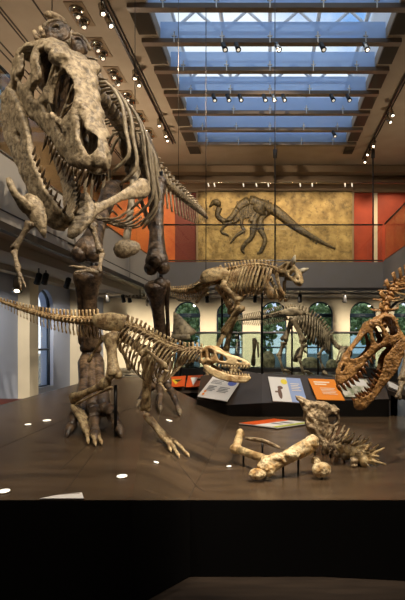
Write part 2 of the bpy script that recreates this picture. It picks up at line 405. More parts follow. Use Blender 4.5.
def arch_window(i, mapf, c, hw, zb, zs):
    e = bpy.data.objects.new('window_%d' % i, None); COL.objects.link(e); o_ = mapf(c, zb, .1); e.location = tuple(map(float, o_)); e['_o'] = [float(q) for q in o_]; struct(e)
    mb = MB(); D = .14
    pts = [(c-hw, zb), (c-hw, zs)]+[(c+hw*math.cos(math.pi-math.pi*q/14), zs+hw*math.sin(math.pi*q/14)) for q in range(1, 14)]+[(c+hw, zs), (c+hw, zb), (c-hw, zb)]
    mb.tube([mapf(a, b, D) for a, b in pts], .045, 6)
    mb.tube([mapf(c-hw, zs-.05, D), mapf(c+hw, zs-.05, D)], .05, 6); mb.tube([mapf(c-hw, zs+.0, D), mapf(c+hw, zs+.0, D)], .04, 6)
    mb.tube([mapf(c-hw, (zb+zs)*.48, D), mapf(c+hw, (zb+zs)*.48, D)], .03, 6)
    mb.build('window_frame', M['wframe'], e)
    g = MB(); pp = [mapf(a, b, D) for a, b in pts[:-1]]; q2 = [mapf(a, b, D+.01) for a, b in pts[:-1]]; k = len(pp)
    g.add(pp+q2, [tuple(range(k)), tuple(range(2*k-1, k-1, -1))]+[(q, (q+1) % k, (q+1) % k+k, q+k) for q in range(k)])
    g.build('window_pane', M['g_win'], e, smooth=False)
mapB = lambda u, v, d: np.array([u, YB+d, v])
mapL = lambda u, v, d: np.array([XL-d, u, v])
bw = [((px-270)/500*YB, .47, .25, 2.52) for px in (142, 187, 229.5, 273.5, 320, 363, 407)][1:]
arch_wall('wall_back', mapB, XL, XR, 0, ZS+.4, bw, .35, M['wall'])
for i, w in enumerate(bw): arch_window(i+1, mapB, *w)
lw = [(13.35, .5, .35, 2.45), (9.9, .5, .35, 2.45)]
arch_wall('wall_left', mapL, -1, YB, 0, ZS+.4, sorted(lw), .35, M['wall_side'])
for i, w in enumerate(lw): arch_window(i+7, mapL, *w)
# left wall, upper storey with a high window strip
mb = MB(); wz0, wz1, wy0, wy1 = EYE+5.1, EYE+5.85, 8.2, 11.7
mb.box((XL-.3, -1, ZS+.4), (XL, YB, wz0)); mb.box((XL-.3, -1, wz1), (XL, YB, ZC+.2)); mb.box((XL-.3, -1, wz0), (XL, wy0, wz1)); mb.box((XL-.3, wy1, wz0), (XL, YB, wz1))
struct(mb.build('wall_upper_left', M['taupe'], smooth=False))
e = bpy.data.objects.new('window_9', None); COL.objects.link(e); e.location = (XL-.15, wy0, wz0); e['_o'] = [XL-.15, wy0, wz0]; struct(e)
mb = MB()
for k in range(4): y_ = wy0+.03+k*(wy1-wy0-.06)/3; mb.box((XL-.2, y_-.03, wz0), (XL-.1, y_+.03, wz1))
mb.build('window_frame', M['wframe'], e, smooth=False); MB().box((XL-.16, wy0, wz0), (XL-.15, wy1, wz1)).build('window_pane', M['g_win'], e, smooth=False)
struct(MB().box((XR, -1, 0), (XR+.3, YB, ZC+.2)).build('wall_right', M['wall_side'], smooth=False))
struct(MB().box((XL-.3, -1.3, 0), (XR+.3, -1, ZC+.2)).build('wall_rear', M['taupe'], smooth=False))
# piers along the left aisle
for k, (y_, x1) in enumerate(((11.9, -5.72), (15.0, -5.62), (8.4, -5.72))):
    struct(MB().box((XL, y_, 0), (x1, y_+.45, ZS)).build('trim_%d' % (k+2), M['wall'], smooth=False))
struct(MB().box((XL, -1, 0), (XL+.03, YB, .14)).build('baseboard_left', M['wall'], smooth=False))
struct(MB().box((XL+.03, YB-.03, 0), (XR, YB, .14)).build('baseboard_back', M['wall'], smooth=False))

# upper back wall
def uw(name, p0, p1, m_, y=YU, top=188, bot=268): 
    x0, x1 = (p0-270)/500*y, (p1-270)/500*y
    return struct(MB().box((x0, y, EYE+(340-bot)/500*y), (x1, y+.2, EYE+(340-top)/500*y)).build(name, m_, smooth=False))
struct(MB().box((XL, YU, EYE+(340-188)/500*YU), (XR, YU+.3, ZC+.1)).build('wall_upper_back', M['taupe'], smooth=False))
uw('wall_upper_back_orange', 98.6, 175, M['orange']); uw('wall_upper_back_deep', 175, 197, M['dred'])
uw('wall_upper_back_stone', 197, 353, M['taupe']); uw('wall_upper_back_red', 353, 374, M['red']); uw('wall_upper_back_cream', 374, 377.5, M['wall']); uw('wall_upper_back_end', 377.5, 441, M['red'])
mb = MB(); mb.box((XL, YU-.5, EYE+(340-187)/500*YU), (XR, YU-.35, EYE+(340-184.5)/500*YU)); mb.box((XL, YU-.12, EYE+5.15), (XR, YU, EYE+5.55)); mb.box((XL, YU-.4, EYE+5.75), (XR, YU, EYE+5.98))
struct(mb.build('trim_6', M['taupe'], smooth=False))
for px_, lb_ in ((275, 'dark slim rod from ceiling to balcony edge in front of the fossil slab'), (373, 'dark slim rod from ceiling to balcony edge at the right red wall')):
    x_ = (px_-270)/500*15.1; t_ = thing('hanging_rod', lb_, 'rod', (x_, 15.1, ZB+.01))
    MB().tube([(x_, 15.1, ZB+.01), (x_, 15.1, ZC-.005)], .022, 8).build('rod', M['joint'], t_); MB().tube([(x_, 15.1, ZC-.5), (x_, 15.1, ZC-.25)], .06, 8).build('fitting', M['joint'], t_)

# balconies
mb = MB(); mb.box((XL, 15, ZS+.02), (XR, YB, ZB)); struct(mb.build('floor_balcony_back', M['fascia'], smooth=False))
mb = MB(); mb.box((XL, -1, ZS+.02), (-EX-.03, 15, ZB)); struct(mb.build('floor_balcony_left', M['soffit'], smooth=False))
mb = MB(); mb.box((EX+.03, -1, ZS+.02), (XR, 15, ZB)); struct(mb.build('floor_balcony_right', M['soffit'], smooth=False))
mb = MB()
for a, b in ((1.5, 4.8), (4.85, 8.4), (8.75, 12.1), (12.15, 14.99)): mb.box((-EX-.04, a, ZS), (-EX, b, ZB+.02))
struct(mb.build('trim_8', M['fascia_l'], smooth=False))
mb = MB()
for a, b in ((1.5, 8), (8.03, 11.5), (11.53, 14.99)): mb.box((EX, a, ZS), (EX+.04, b, ZB+.02))
struct(mb.build('trim_9', M['fascia'], smooth=False))
mb = MB(); mb.box((-EX, 14.9, ZS-.02), (EX, 15, ZS+.06)); mb.box((-EX-.08, 1.5, ZS-.1), (-EX+.02, 15, ZS)); mb.box((-EX-.05, 1.5, ZS+.14), (-EX+.003, 14.9, ZS+.16)); mb.box((EX-.02, 1.5, ZS-.04), (EX+.06, 15, ZS))
struct(mb.build('trim_10', M['joint'], smooth=False))
mb = MB(); mb.box((XL, 16.2, ZS-.03), (XR, 16.5, ZS+.02)); mb.box((-4.3, 2, ZS-.16), (-4.0, 15.5, ZS+.02)); mb.box((-5.4, 2, ZS-.1), (-5.3, 15.5, ZS+.02))
struct(mb.build('trim_11', M['soffit'], smooth=False))

def balustrade(name, label, a, b, mg, n):
    a = np.array(a, float); b = np.array(b, float); t_ = thing(name, label, 'railing', a)
    d = (b-a)/n; nn = nrm(np.cross(d, [0, 0, 1]))*.012
    for k in range(n):
        p, q = a+d*k+nrm(d)*.01, a+d*(k+1)-nrm(d)*.01; z = np.array([0, 0, 1.08])
        MB().slab([p-nn, q-nn, q-nn+z, p-nn+z], .02).build('glass_panel', mg, t_, smooth=False)
        if name == 'glass_balustrade' and k == 0: pass
    MB().tube([a+[0, 0, 1.09], b+[0, 0, 1.09]], .022, 8).build('handrail', M['joint'], t_)
    MB().tube([a+[0, 0, .02], b+[0, 0, .02]], .025, 6).build('base_channel', M['chrome'], t_)
balustrade('glass_balustrade', 'glass balcony railing with dark rail in front of the gold mural', (-EX+.03, 14.97, ZB+.02), (EX-.03, 14.97, ZB+.02), M['g_clear'], 5)
balustrade('glass_balustrade', 'glass railing on the left side balcony behind the large skeleton', (-EX-.02, 14.9, ZB+.03), (-EX-.02, 2, ZB+.03), M['g_reflection_tint'], 6)
balustrade('glass_balustrade', 'glass railing on the right side balcony at the picture edge', (EX+.02, 14.9, ZB+.03), (EX+.02, 2, ZB+.03), M['g_reflection_tint'], 6)

# ------------------------------------------------------------------ skylight
beams_y = [6/ (0.002976-0.000347*k) / 0 if False else 3000*(2.976e-3+.347e-3*(k-6)) for k in range(-1, 13)]
beams_y = [y_ for y_ in beams_y if sy0+.1 < y_ < sy1]
first = None
for k, y_ in enumerate(beams_y):
    t_ = thing('skylight_baffle', 'blue glass baffle on a brown beam under the skylight', 'ceiling baffle', (0, y_, ZC), 'glass baffles under the skylight') if first is None else None
    if first is None:
        first = t_
        MB().box((sx0-.35, y_-.04, ZC-.09), (sx1+.3, y_+.10, ZC-.002)).build('beam', M['beam'], t_, smooth=False)
        MB().box((sx0+.01, y_+.02, ZC), (sx1-.01, y_+.035, ZC+.36)).build('glass_fin', M['g_blue'], t_, smooth=False)
        g = MB(); g.box((sx0-.35, y_+.10, ZC-.06), (sx0, y_+.80, ZC-.05)); g.build('side_panel', M['g_brown'], t_, smooth=False)
        g = MB(); g.box((sx1, y_+.10, ZC-.06), (sx1+.3, y_+.80, ZC-.05)); g.build('side_panel', M['g_brown'], t_, smooth=False)
        for x_ in (-1.9, -.95, 0, .95, 1.9):
            c = MB(); c.box((x_-.012, y_-.06, ZC-.1), (x_+.012, y_-.04, ZC+.12)); c.box((x_-.05, y_-.06, ZC+.02), (x_+.05, y_-.04, ZC+.04)); c.build('clamp', M['chrome'], t_, smooth=False)
    else: dup(first, (0, y_, ZC))
t_ = thing('skylight_roof', 'white steel trusses and glazing above the blue glass baffles', 'skylight', (0, 8, ZC+.9))
mb = MB()
for y_ in np.arange(2, 15.2, .8): mb.tube([(sx0, y_, ZC+1.35), (sx1, y_, ZC+1.35)], .03, 6)
for x_ in (-2.2, -1.1, 0, 1.1, 2.2): mb.tube([(x_, sy0, ZC+1.3), (x_, sy1, ZC+1.3)], .05, 6)
mb.build('glazing_bars', M['white_steel'], t_)
for y_ in np.arange(2.6, 15, 2.1):
    mb = MB(); mb.tube([(sx0, y_, ZC+.75), (sx1, y_, ZC+.75)], .045, 6)
    for k in range(8):
        x_ = sx0+k*(sx1-sx0)/8; mb.tube([(x_, y_, ZC+.75+(k % 2)*.5), (x_+(sx1-sx0)/8, y_, ZC+.75+((k+1) % 2)*.5)], .035, 6)
    mb.build('truss', M['white_steel'], t_)
MB().box((sx0, sy0, ZC+1.42), (sx1, sy1, ZC+1.44)).build('glazing', M['g_win'], t_, smooth=False)

# ------------------------------------------------------------------ ceiling lights
def downlight():
    c = np.array([0., 0, ZC]); t_ = thing('twin_downlight', 'twin adjustable ceiling downlight on the left gallery ceiling', 'ceiling light', c, 'twin downlights on the left ceiling')
    MB().box((-.17, -.34, ZC-.015), (.17, .34, ZC)).build('trim_plate', M['taupe'], t_, smooth=False)
    for s_ in (-1, 1):
        y_ = s_*.15
        o = MB().tube([(0, y_, ZC-.005), (0, y_, ZC-.05), (0, y_, ZC-.055)], [.135, .125, .09], 16).build('lamp_ring', M['chrome'], t_)
        MB().tube([(0, y_, ZC-.03), (.01, y_, ZC-.11), (.03, y_-.01, ZC-.16)], [.075, .075, .06], 12).build('lamp_head', M['chrome'], o)
        MB().tube([(.03, y_-.01, ZC-.16), (.031, y_-.011, ZC-.163)], .038, 12).build('lens', M['lamp_dim'], o)
    return t_
d0 = downlight()
for k, y_ in enumerate([8.05+1.05*i for i in range(7)]):
    loc = (-3.5, y_+.1, ZC)
    if k == 0: d0.location = loc
    else: dup(d0, loc)

def spotfix(label, loc, aim, group, stem=.12, on=True, s=1.0):
    loc = np.array(loc, float); t_ = thing('spotlight', label, 'spotlight', loc, group)
    d = nrm(aim); j = loc-np.array([0, 0, stem])
    MB().tube([loc, j], .012*s, 6).build('stem', M['black'], t_)
    MB().tube([j-d*.06*s, j-d*.04*s, j+d*.11*s, j+d*.17*s], [.025*s, .055*s, .055*s, .065*s], 12).build('lamp_head', M['chrome'] if on else M['black'], t_)
    MB().tube([j+d*.168*s, j+d*.173*s], .034*s, 12).build('lens', M['lamp'] if on else M['lamp_dim'], t_)
    return t_
def track(label, x_, y0, y1, z=ZC-.02):
    t_ = thing('light_track', label, 'light track', (x_, y0, z)); 
    MB().box((x_-.02, y0, z-.03), (x_+.02, y1, z)).build('rail', M['black'], t_, smooth=False)
    MB().box((x_+.07, y0, z-.01), (x_+.09, y1, z+.02)).build('cover_strip', M['ceil_slot'], t_, smooth=False)
track('long black light track on the left of the skylight', -2.95, 3, 15.2)
track('long black light track on the right of the skylight', 3.05, 3, 16.5)
GL, GR, GB = 'spotlights on the left ceiling track', 'spotlights on the right ceiling track', 'spotlights on the skylight beams'
for y_, ax in ((8.75, .3), (9.1, .5), (10.9, .1), (11.2, .2), (13.3, .1), (14.0, .3), (14.3, .2)): spotfix('black spotlight on the left ceiling track', (-2.95, y_, ZC-.05), (ax, -.3, -1), GL)
for y_, ax in ((12.6, .2), (13.0, .5), (14.6, -.3), (15.3, -.6), (15.9, -.3)): spotfix('black spotlight on the right ceiling track', (3.05, y_, ZC-.05), (ax, -.5, -1), GR, .18)
for px, k in ((224, 3), (237, 3), (277, 3), (321, 3), (364, 3), (214, 5), (228, 5), (240, 5), (264, 5), (273, 5), (283, 5), (331, 5), (347, 5), (333, 6)):
    y_ = {3: 9.97, 5: 12.05, 6: 14.15}[k]+.03
    spotfix('small spotlight clipped to a skylight beam', ((px-270)/500*y_, y_-.1, ZC-.1), (.3, -.5, -1), GB, .06, px in (277, 364, 273), .9)
# far lighting bar under the upper back wall
t_ = thing('wall_washer_bar', 'chrome lighting bar running above the gold mural', 'light bar', (0, 16.9, EYE+5.4))
MB().tube([(XL, 16.9, EYE+5.32), (XR, 16.9, EYE+5.32)], .02, 6).build('rail', M['chrome'], t_)
for px in (208, 214, 243, 256, 268, 300, 312, 345, 352):
    x_ = (px-270)/500*16.9; MB().tube([(x_, 16.9, EYE+5.3), (x_+.02, 17.0, EYE+5.22)], .02, 8).build('lamp_head', M['lamp_dim'], t_)
# spotlights hanging under the balconies
GU = 'spotlights hanging under the back balcony'
for px in (107, 123, 129, 148, 207, 255, 300, 345, 385): spotfix('black spotlight hanging under the back balcony', ((px-270)/500*15.6, 15.6, ZS+.02), (0, .6, -1), GU, .16, False, 1.1)
GA = 'spotlights hanging in the left aisle'
for x_, y_ in ((-4.9, 10.6), (-4.75, 10.6), (-4.6, 11.4), (-4.2, 11.8)): spotfix('black spotlight hanging from the left aisle ceiling', (x_, y_, ZS+.02), (-.5, .5, -1), GA, .16, False, 1.1)
spotfix('round bright spotlight at the top left of the aisle ceiling', [(18-270)/500*8.6, 8.6, ZS+.02], (.2, -.6, -1), None, .5, True, 1.3)

# ------------------------------------------------------------------ outside
def tree(px, Y, h, r, label):
    b = np.array([(px-270)/500*Y, Y, 0.]); t_ = thing('tree', label, 'tree', b)
    MB().tube([b, b+[.1, 0, h*.3], b+[0, 0, h*.6]], [.16, .13, .1], 8).build('trunk', M['bark'], t_)
    mb = MB()
    for k in range(240):
        q = rng.normal(size=3); q = q/np.linalg.norm(q)*rng.uniform(.3, 1); c = b+[0, 0, h*.62]+q*[r, r, h*.36]
        mb.ball(c, rng.uniform(.1, .24)*r*.6, 6, 4, .3)
    mb.build('foliage', M['leaf'], t_)
for px, Y, h, r in ((165, 31, 5.4, 1.7), (212, 33, 5.6, 1.8), (255, 30, 5.2, 1.7), (300, 34, 5.6, 1.9), (345, 31, 5.2, 1.8), (392, 33, 5.6, 1.8), (190, 23, 3.8, .95), (236, 27, 4.6, 1.15), (262, 22.5, 3.4, .7), (298, 26.5, 4.4, 1.1), (330, 23, 3.6, .85), (372, 25.5, 4.5, 1.1), (408, 22.5, 3.5, .8)):
    tree(px, Y, h, r, {165: 'distant tree seen through the leftmost back window', 212: 'distant tree between the two left back windows', 255: 'distant tree beyond the window behind the hanging tail', 300: 'distant tree beyond the middle windows', 345: 'distant tree beyond the windows right of the plant eater', 392: 'distant tree beyond the rightmost back windows', 190: 'leafy tree outside the leftmost back window', 236: 'leafy tree outside the second back window', 262: 'low leafy tree outside the window behind the hanging tail', 298: 'tall leafy tree outside between middle windows', 330: 'leafy tree outside the window behind the crested skeleton', 372: 'leafy tree outside the window above the brown skull', 408: 'leafy tree outside the rightmost back window'}[px])
struct(MB().box((-30, YB+.4, -.3), (30, 60, -.02)).build('floor_outdoor', M['ground'], smooth=False))
struct(MB().box((-9.5, 8, 0), (-9.2, 17, 6)).build('wall_outdoor_brick', M['brick'], smooth=False))

# ------------------------------------------------------------------ exhibition deck
DV = dict(A=P(-60, 500, 2.97), R=P(132, 500, 2.97), B=P(190, 500, 3.375), D=P(0, 405, 6.0), E=P(105, 376, 9.0), F=P(150, 378, 8.6), G=P(231, 416, 7.1),
          H=P(322, 500, 3.375), K=P(387, 430, 6.0), Hr=P(430, 500, 3.3), Kr=P(450, 426, 6.0), I=P(500, 416, 7.1), A2=P(-95, 500, 2.97), K2=P(381, 416, 7.1))
DT = ['ARD', 'RFD', 'FED', ('R', 'B', 'G'), ('R', 'G', 'F'), ('B', 'H', 'G'), ('H', 'K', 'G'), ('H', 'Hr', 'Kr'), ('H', 'Kr', 'K'), ('K', 'K2', 'G'), ('K', 'Kr', 'I'), ('K', 'I', 'K2')]
DT = [tuple(x) for x in DT]
def hit(px, py):
    d = np.array([(px-270)/500., 1, (340-py)/500.]); o = np.array([0, 0, EYE]); best = None
    for tr in DT:
        a, b, c = (DV[k] for k in tr); n = np.cross(b-a, c-a)
        if abs(n@d) < 1e-9: continue
        s_ = n@(a-o)/(n@d); p = o+d*s_
        ins = all(np.cross(y_-x_, p-x_)@n >= -1e-6*abs(n@n) for x_, y_ in ((a, b), (b, c), (c, a)))
        if ins and s_ > 0 and (best is None or s_ < best[1]): best = (p, s_)
    return best[0] if best else P(px, py, 500*.95/max(py-340, 1))
def dz(x_, y_):
    for tr in DT:
        a, b, c = (DV[k] for k in tr); m_ = np.array([[b[0]-a[0], c[0]-a[0]], [b[1]-a[1], c[1]-a[1]]]); 
        try: q = np.linalg.solve(m_, np.array([x_-a[0], y_-a[1]]))
        except np.linalg.LinAlgError: continue
        if q[0] >= -.001 and q[1] >= -.001 and q.sum() <= 1.001: return a[2]+q[0]*(b[2]-a[2])+q[1]*(c[2]-a[2])
    return EYE-.9
t_ = thing('exhibit_platform', 'large dark folded platform carrying the skeletons in the foreground', 'platform', (0, 4, 0))
ks = list(DV); mb = MB(); mb.add([DV[k] for k in ks], [tuple(ks.index(c) for c in tr) for tr in DT])
mb.build('deck', M['deck'], t_, smooth=False)
mb = MB(); ring = ['A', 'R', 'B', 'H', 'Hr', 'Kr', 'I', 'K2', 'G', 'F', 'E', 'D']
for i, k in enumerate(ring):
    a, b = DV[k], DV[ring[(i+1) % len(ring)]]; a0, b0 = a.copy(), b.copy(); a0[2] = b0[2] = .005
    mb.add([a-[0, 0, .002], b-[0, 0, .002], b0, a0], [(0, 1, 2, 3)])
mb.build('skirt', M['deck_side'], t_, smooth=False)
# seams between deck boards
for a, b in (((-10, 452), (110, 400)), ((120, 412), (158, 404)), ((130, 405), (60, 470)), ((165, 450), (205, 492)), ((60, 404), (110, 402)), ((188, 500), (229, 419)), ((60, 499), (100, 444))):
    p, q = hit(*a), hit(*b); k = 10; pts = []
    for i in range(k+1):
        r_ = p+(q-p)*i/k; r_[2] = dz(r_[0], r_[1])+.0005; pts.append(r_)
    MB().tube(pts, .0016, 5).build('seam', M['joint'], t_)
UL = 'round white uplights set in the dark platform'
for px, py, r_ in ((47, 421, .04), (28, 425, .03), (122, 477, .035), (4, 492, .035), (169, 421, .035), (156, 463, .02), (229, 467, .022)):
    p = hit(px, py); a = hit(px+3, py); b = hit(px, py-3); n = nrm(np.cross(a-p, b-p)); n = n if n[2] > 0 else -n
    o = thing('deck_uplight', 'round glowing uplight in the dark platform surface', 'floor light', p, UL)
    MB().tube([p, p+n*.006], r_*1.15, 20).build('bezel', M['chrome'], o); MB().tube([p+n*.006, p+n*.009], r_, 20).build('lens', M['uplens'], o)

# label cards
def card(name, label, quad, layers, cat='information panel', th=.012):
    q = [np.asarray(p, float) for p in quad]; t_ = thing(name, label, cat, q[3])
    n = nrm(np.cross(q[1]-q[0], q[3]-q[0])); n = n if n[2] > 0 or abs(n[2]) < .01 and n[1] < 0 else -n
    if n[2] < 0: n = -n
    def uvp(u, v): return (q[0]*(1-u)+q[1]*u)*(1-v)+(q[3]*(1-u)+q[2]*u)*v
    MB().slab([uvp(0, 0)+n*th, uvp(1, 0)+n*th, uvp(1, 1)+n*th, uvp(0, 1)+n*th], th, n).build('board', layers[0], t_, smooth=False)
    for i, (nm, u0, v0, u1, v1, m_) in enumerate(layers[1:]):
        e_ = n*(th+.0015+.0006*i)
        if nm.startswith('oval'):
            cx, cy, rx, ry = (u0+u1)/2, (v0+v1)/2, (u1-u0)/2, (v1-v0)/2
            pl = [uvp(cx+rx*math.cos(2*math.pi*k/20), cy+ry*math.sin(2*math.pi*k/20))+e_ for k in range(20)]; nm = nm[5:] or 'spot'
        elif nm.startswith('tri'): pl = [uvp(u0, v0)+e_, uvp(u1, v0)+e_, uvp((u0+u1)/2, v1)+e_]; nm = nm[4:]
        else: pl = [uvp(u0, v0)+e_, uvp(u1, v0)+e_, uvp(u1, v1)+e_, uvp(u0, v1)+e_]
        MB().slab(pl, .001, n).build(nm, m_, t_, smooth=False)
    return t_
# consoles: a folded dark ledge behind the platform
t_ = thing('display_console', 'dark angular console carrying the coloured information panels', 'console', (.6, 7.2, 0))
zf, zb = EYE-.86, EYE-.50
fl = [P(197, 399, 7.25), P(227, 405, 7.05), P(262, 403, 7.0), P(389, 399, 7.0)]
bl = [P(201, 376, 8.1), P(246, 371, 7.7), P(262, 374, 7.6), P(384, 379, 7.6)]
mb = MB(); V = fl+bl; mb.add(V, [(0, 1, 5, 4), (1, 2, 6, 5), (2, 3, 7, 6)])
mb.build('sloping_top', M['console'], t_, smooth=False)
mb = MB()
gr = lambda p, dy=0: np.array([p[0], p[1]+dy, .004])
for a, b in ((fl[0], fl[1]), (fl[1], fl[2]), (fl[2], fl[3]), (fl[3], bl[3]), (bl[3], bl[2]), (bl[2], bl[1]), (bl[1], bl[0]), (bl[0], fl[0])):
    if a is fl[0] or a is fl[1] or a is fl[2]: mb.add([a, b, gr(b, .12), gr(a, .12)], [(0, 1, 2, 3)])
    else: mb.add([a, b, gr(b), gr(a)], [(0, 1, 2, 3)])
mb.build('base', M['console_side'], t_, smooth=False)
mb = MB(); mb.slab([P(163, 393, 8.75), P(201, 393, 8.7), P(206, 379.5, 9.22), P(158, 380.5, 9.22)], .04)
t2 = thing('display_console', 'small dark console behind the platform with the red-orange panels', 'console', (-1.4, 8.9, 0)); mb.build('sloping_top', M['console'], t2, smooth=False)
MB().box((-1.75, 8.88, 0), (-1.25, 9.12, .70)).build('pedestal', M['console_side'], t2, smooth=False)
def ptop(px, py):   # point on the console top facets
    d = np.array([(px-270)/500., 1, (340-py)/500.]); o = np.array([0, 0, EYE]); best = None
    for (a, b, c) in ((fl[0], fl[1], bl[1]), (fl[0], bl[1], bl[0]), (fl[1], fl[2], bl[2]), (fl[1], bl[2], bl[1]), (fl[2], fl[3], bl[3]), (fl[2], bl[3], bl[2])):
        n = np.cross(b-a, c-a); s_ = n@(a-o)/(n@d); p = o+d*s_
        if all(np.cross(y_-x_, p-x_)@n >= -.002*(n@n) for x_, y_ in ((a, b), (b, c), (c, a))): best = p
    return best if best is not None else P(px, py, 7.3)
I_ = M['ink']
txt = lambda u0, u1, v, n, m_=I_, dv=.07: [('text_line', u0, v+dv*i, u1-(.05 if i % 2 else 0), v+dv*i+.022, m_) for i in range(n)]
def planar(q):
    q = [np.array(p) for p in q]; q[2] = q[1]+q[3]-q[0]; return [p+np.array([0, -.006, .014]) for p in q]
card('information_panel', 'white information panel with a blue oval, under the small skeleton skull', planar([ptop(213, 378), ptop(241, 381.5), ptop(225, 402), ptop(197.5, 398)]),
     [M['panel_white'], ('oval_badge', .66, .10, .95, .34, M['ink_blue'])]+txt(.1, .5, .16, 3)+txt(.5, .85, .45, 4)+txt(.12, .4, .45, 4)+[('oval_dot', .10, .82, .18, .92, M['panel_orange']), ('oval_dot', .10, .70, .18, .78, M['panel_orange'])])
card('information_panel', 'white and blue information panel with a standing dinosaur figure and yellow spot', planar([ptop(268, 378), ptop(300, 380), ptop(313, 401), ptop(273, 402.5)]),
     [M['panel_white'], ('blue_area', .56, 0, 1, 1, M['panel_blue']), ('oval_spot', .36, .08, .56, .30, M['ink_yellow']), ('oval_drawing_head', .22, .38, .38, .52, M['ink_brown']), ('oval_drawing_body', .2, .46, .32, .9, M['ink_brown']), ('drawing_tail', .12, .6, .22, .66, M['ink_brown'])]+txt(.64, .92, .25, 5, M['ink_white']))
card('information_panel', 'bright orange information panel left of the brown skull', planar([ptop(308, 380), ptop(334, 381), ptop(343.5, 399), ptop(317, 401)]),
     [M['panel_orange']]+[('heading_line', .15, .14, .75, .2, M['ink_white']), ('heading_line', .15, .25, .6, .31, M['ink_white'])]+txt(.3, .85, .45, 5, M['ink_white']))
card('information_panel', 'photographic information panel behind the brown skull teeth', planar([ptop(335.5, 381), ptop(366, 380.5), ptop(375, 397), ptop(345, 398.5)]), [M['panel_photo'], ('pale_area', .05, .05, .9, .4, M['panel_white'])])
card('information_panel', 'red-orange information panel with black bird shape beside the dark foot', planar([P(170, 378, 9.17), P(186, 377, 9.17), P(184, 388.5, 8.78), P(168, 388.5, 8.78)]), [M['panel_red'], ('tri_shape', .15, .3, .75, .8, M['ink_yellow']), ('tri_shape', .3, .35, .8, .6, M['black'])])
card('information_panel', 'plain red-orange information panel beside the console gap', planar([P(188, 377, 9.17), P(203, 376, 9.17), P(200, 388.5, 8.78), P(186, 388.5, 8.78)]), [M['panel_red'], ('tri_shape', .2, .2, .7, .9, M['panel_white'])])
card('information_panel', 'orange, grey and green label strip lying behind the fossil bones', planar([hit(274, 420.5), hit(312, 424.5), hit(300, 436), hit(239, 425)]), [M['panel_white'], ('orange_area', 0, 0, .42, 1, M['panel_red']), ('green_area', .86, 0, 1, 1, M['panel_green']), ('text_line', .5, .3, .8, .4, I_), ('text_line', .5, .55, .75, .64, I_)])
card('information_panel', 'pale label board on the front left edge of the platform', [hit(60, 497)+[0, 0, .008], hit(82, 495)+[0, 0, .008], hit(84, 499.6), hit(40, 499.6)], [M['panel_white'], ('edge_line', .02, .1, .9, .16, M['ink_brown'])])
t_ = thing('label_stand', 'small pale caption stand at the right end of the console', 'label stand', P(394, 400, 7.3))
MB().slab([P(387, 382, 7.5), P(397, 386, 7.5), P(401, 393, 7.2), P(389, 388, 7.2)], .02).build('caption_card', M['panel_white'], t_, smooth=False)
MB().slab([P(383, 379, 7.55), P(402, 384, 7.55), P(408, 397, 7.15), P(388, 390, 7.15)], .06, np.array([0, 0, 1.])).build('stand_top', M['console'], t_, smooth=False)
MB().tube([P(394, 392, 7.35), np.array([*P(394, 392, 7.35)[:2], 0.0])], .05, 8).build('stand_post', M['console_side'], t_)

# ------------------------------------------------------------------ skeleton building blocks
UP = np.array([0, 0, 1.])
def frames(ctrl, n, up=UP):
    p = cr([P(*c) for c in ctrl], n); T = np.gradient(p, axis=0); out = []
    for i in range(n):
        t_ = nrm(T[i]); s_ = nrm(np.cross(t_, up)); out.append((p[i], t_, np.cross(s_, t_), s_))
    L = np.linalg.norm(p[1]-p[0]); return out, L
def vertebra(fr, L, r, h, w, c=0, lean=.2, spw=.45):
    p, t_, u, s_ = fr; mb = MB(); l = L*.45
    mb.tube([p-t_*l, p-t_*l*.8, p, p+t_*l*.8, p+t_*l], [r*.8, r, r*.72, r, r*.8], 8)
    mb.tube([p+u*r*.6, p+u*(r*1.3)], [r*.6, r*.5], 6, wide=t_, ratio=.8)
    if h: mb.tube([p+u*r*.8, p+u*(r+h*.5)+t_*lean*h*.5, p+u*(r+h)+t_*lean*h, p+u*(r+h*1.06)+t_*lean*h], [L*spw*.8, L*spw*.62, L*spw*.72, L*spw*.3], 6, wide=t_, ratio=.34)
    if w:
        for q in (-1, 1): mb.tube([p+u*r*.6+s_*q*r*.5, p+u*r*.75+s_*q*(r+w*.5), p+u*r*.7+s_*q*(r+w)+t_*.15*w], [r*.38, r*.26, r*.2], 6, wide=t_, ratio=.5)
    mb.ball(p+u*r*1.1-t_*l*1.0, r*.32, 6, 4); mb.ball(p+u*r*1.1+t_*l, r*.3, 6, 4)
    if c: mb.tube([p-u*r*.8+t_*l, p-u*(r+c*.5)+t_*(l+.1*c), p-u*(r+c)+t_*(l+.3*c), p-u*(r+c*1.05)+t_*(l+.33*c)], [r*.3, r*.26, r*.36, r*.15], 6, wide=t_, ratio=.5)
    return mb
def spine(root, m_, ctrl, n, rt, ht, wt, ct=None, name='vertebra', lean=.2, spw=.45):
    fr, L = frames(ctrl, n)
    for i, f in enumerate(fr):
        x = i/(n-1); c = lerp(ct, x) if ct else 0
        vertebra(f, L, lerp(rt, x), lerp(ht, x), lerp(wt, x), c if c > .004 else 0, lean, spw).build(name, m_, root)
    return fr
def rib(root, m_, fr, side, ln, bulge, sweep, r, name='rib', ratio=.5, inward=.45, down=None):
    p, t_, u, s_ = fr; d = UP if down is None else down; o = s_*side
    pts = [p+o*r*1.2, p+o*bulge*.55+d*.03*ln, p+o*bulge*.95-d*.22*ln+t_*sweep*.2, p+o*bulge*1.03-d*.5*ln+t_*sweep*.5, p+o*bulge*(.5+inward)-d*.8*ln+t_*sweep*.8, p+o*bulge*inward-d*ln+t_*sweep]
    q = cr(pts, 16); rad = [r*(.9+.25*math.sin(k/15*3.1)) for k in range(15)]+[r*.7]
    return MB().tube(q, rad, 6, wide=t_, ratio=ratio).build(name, m_, root)
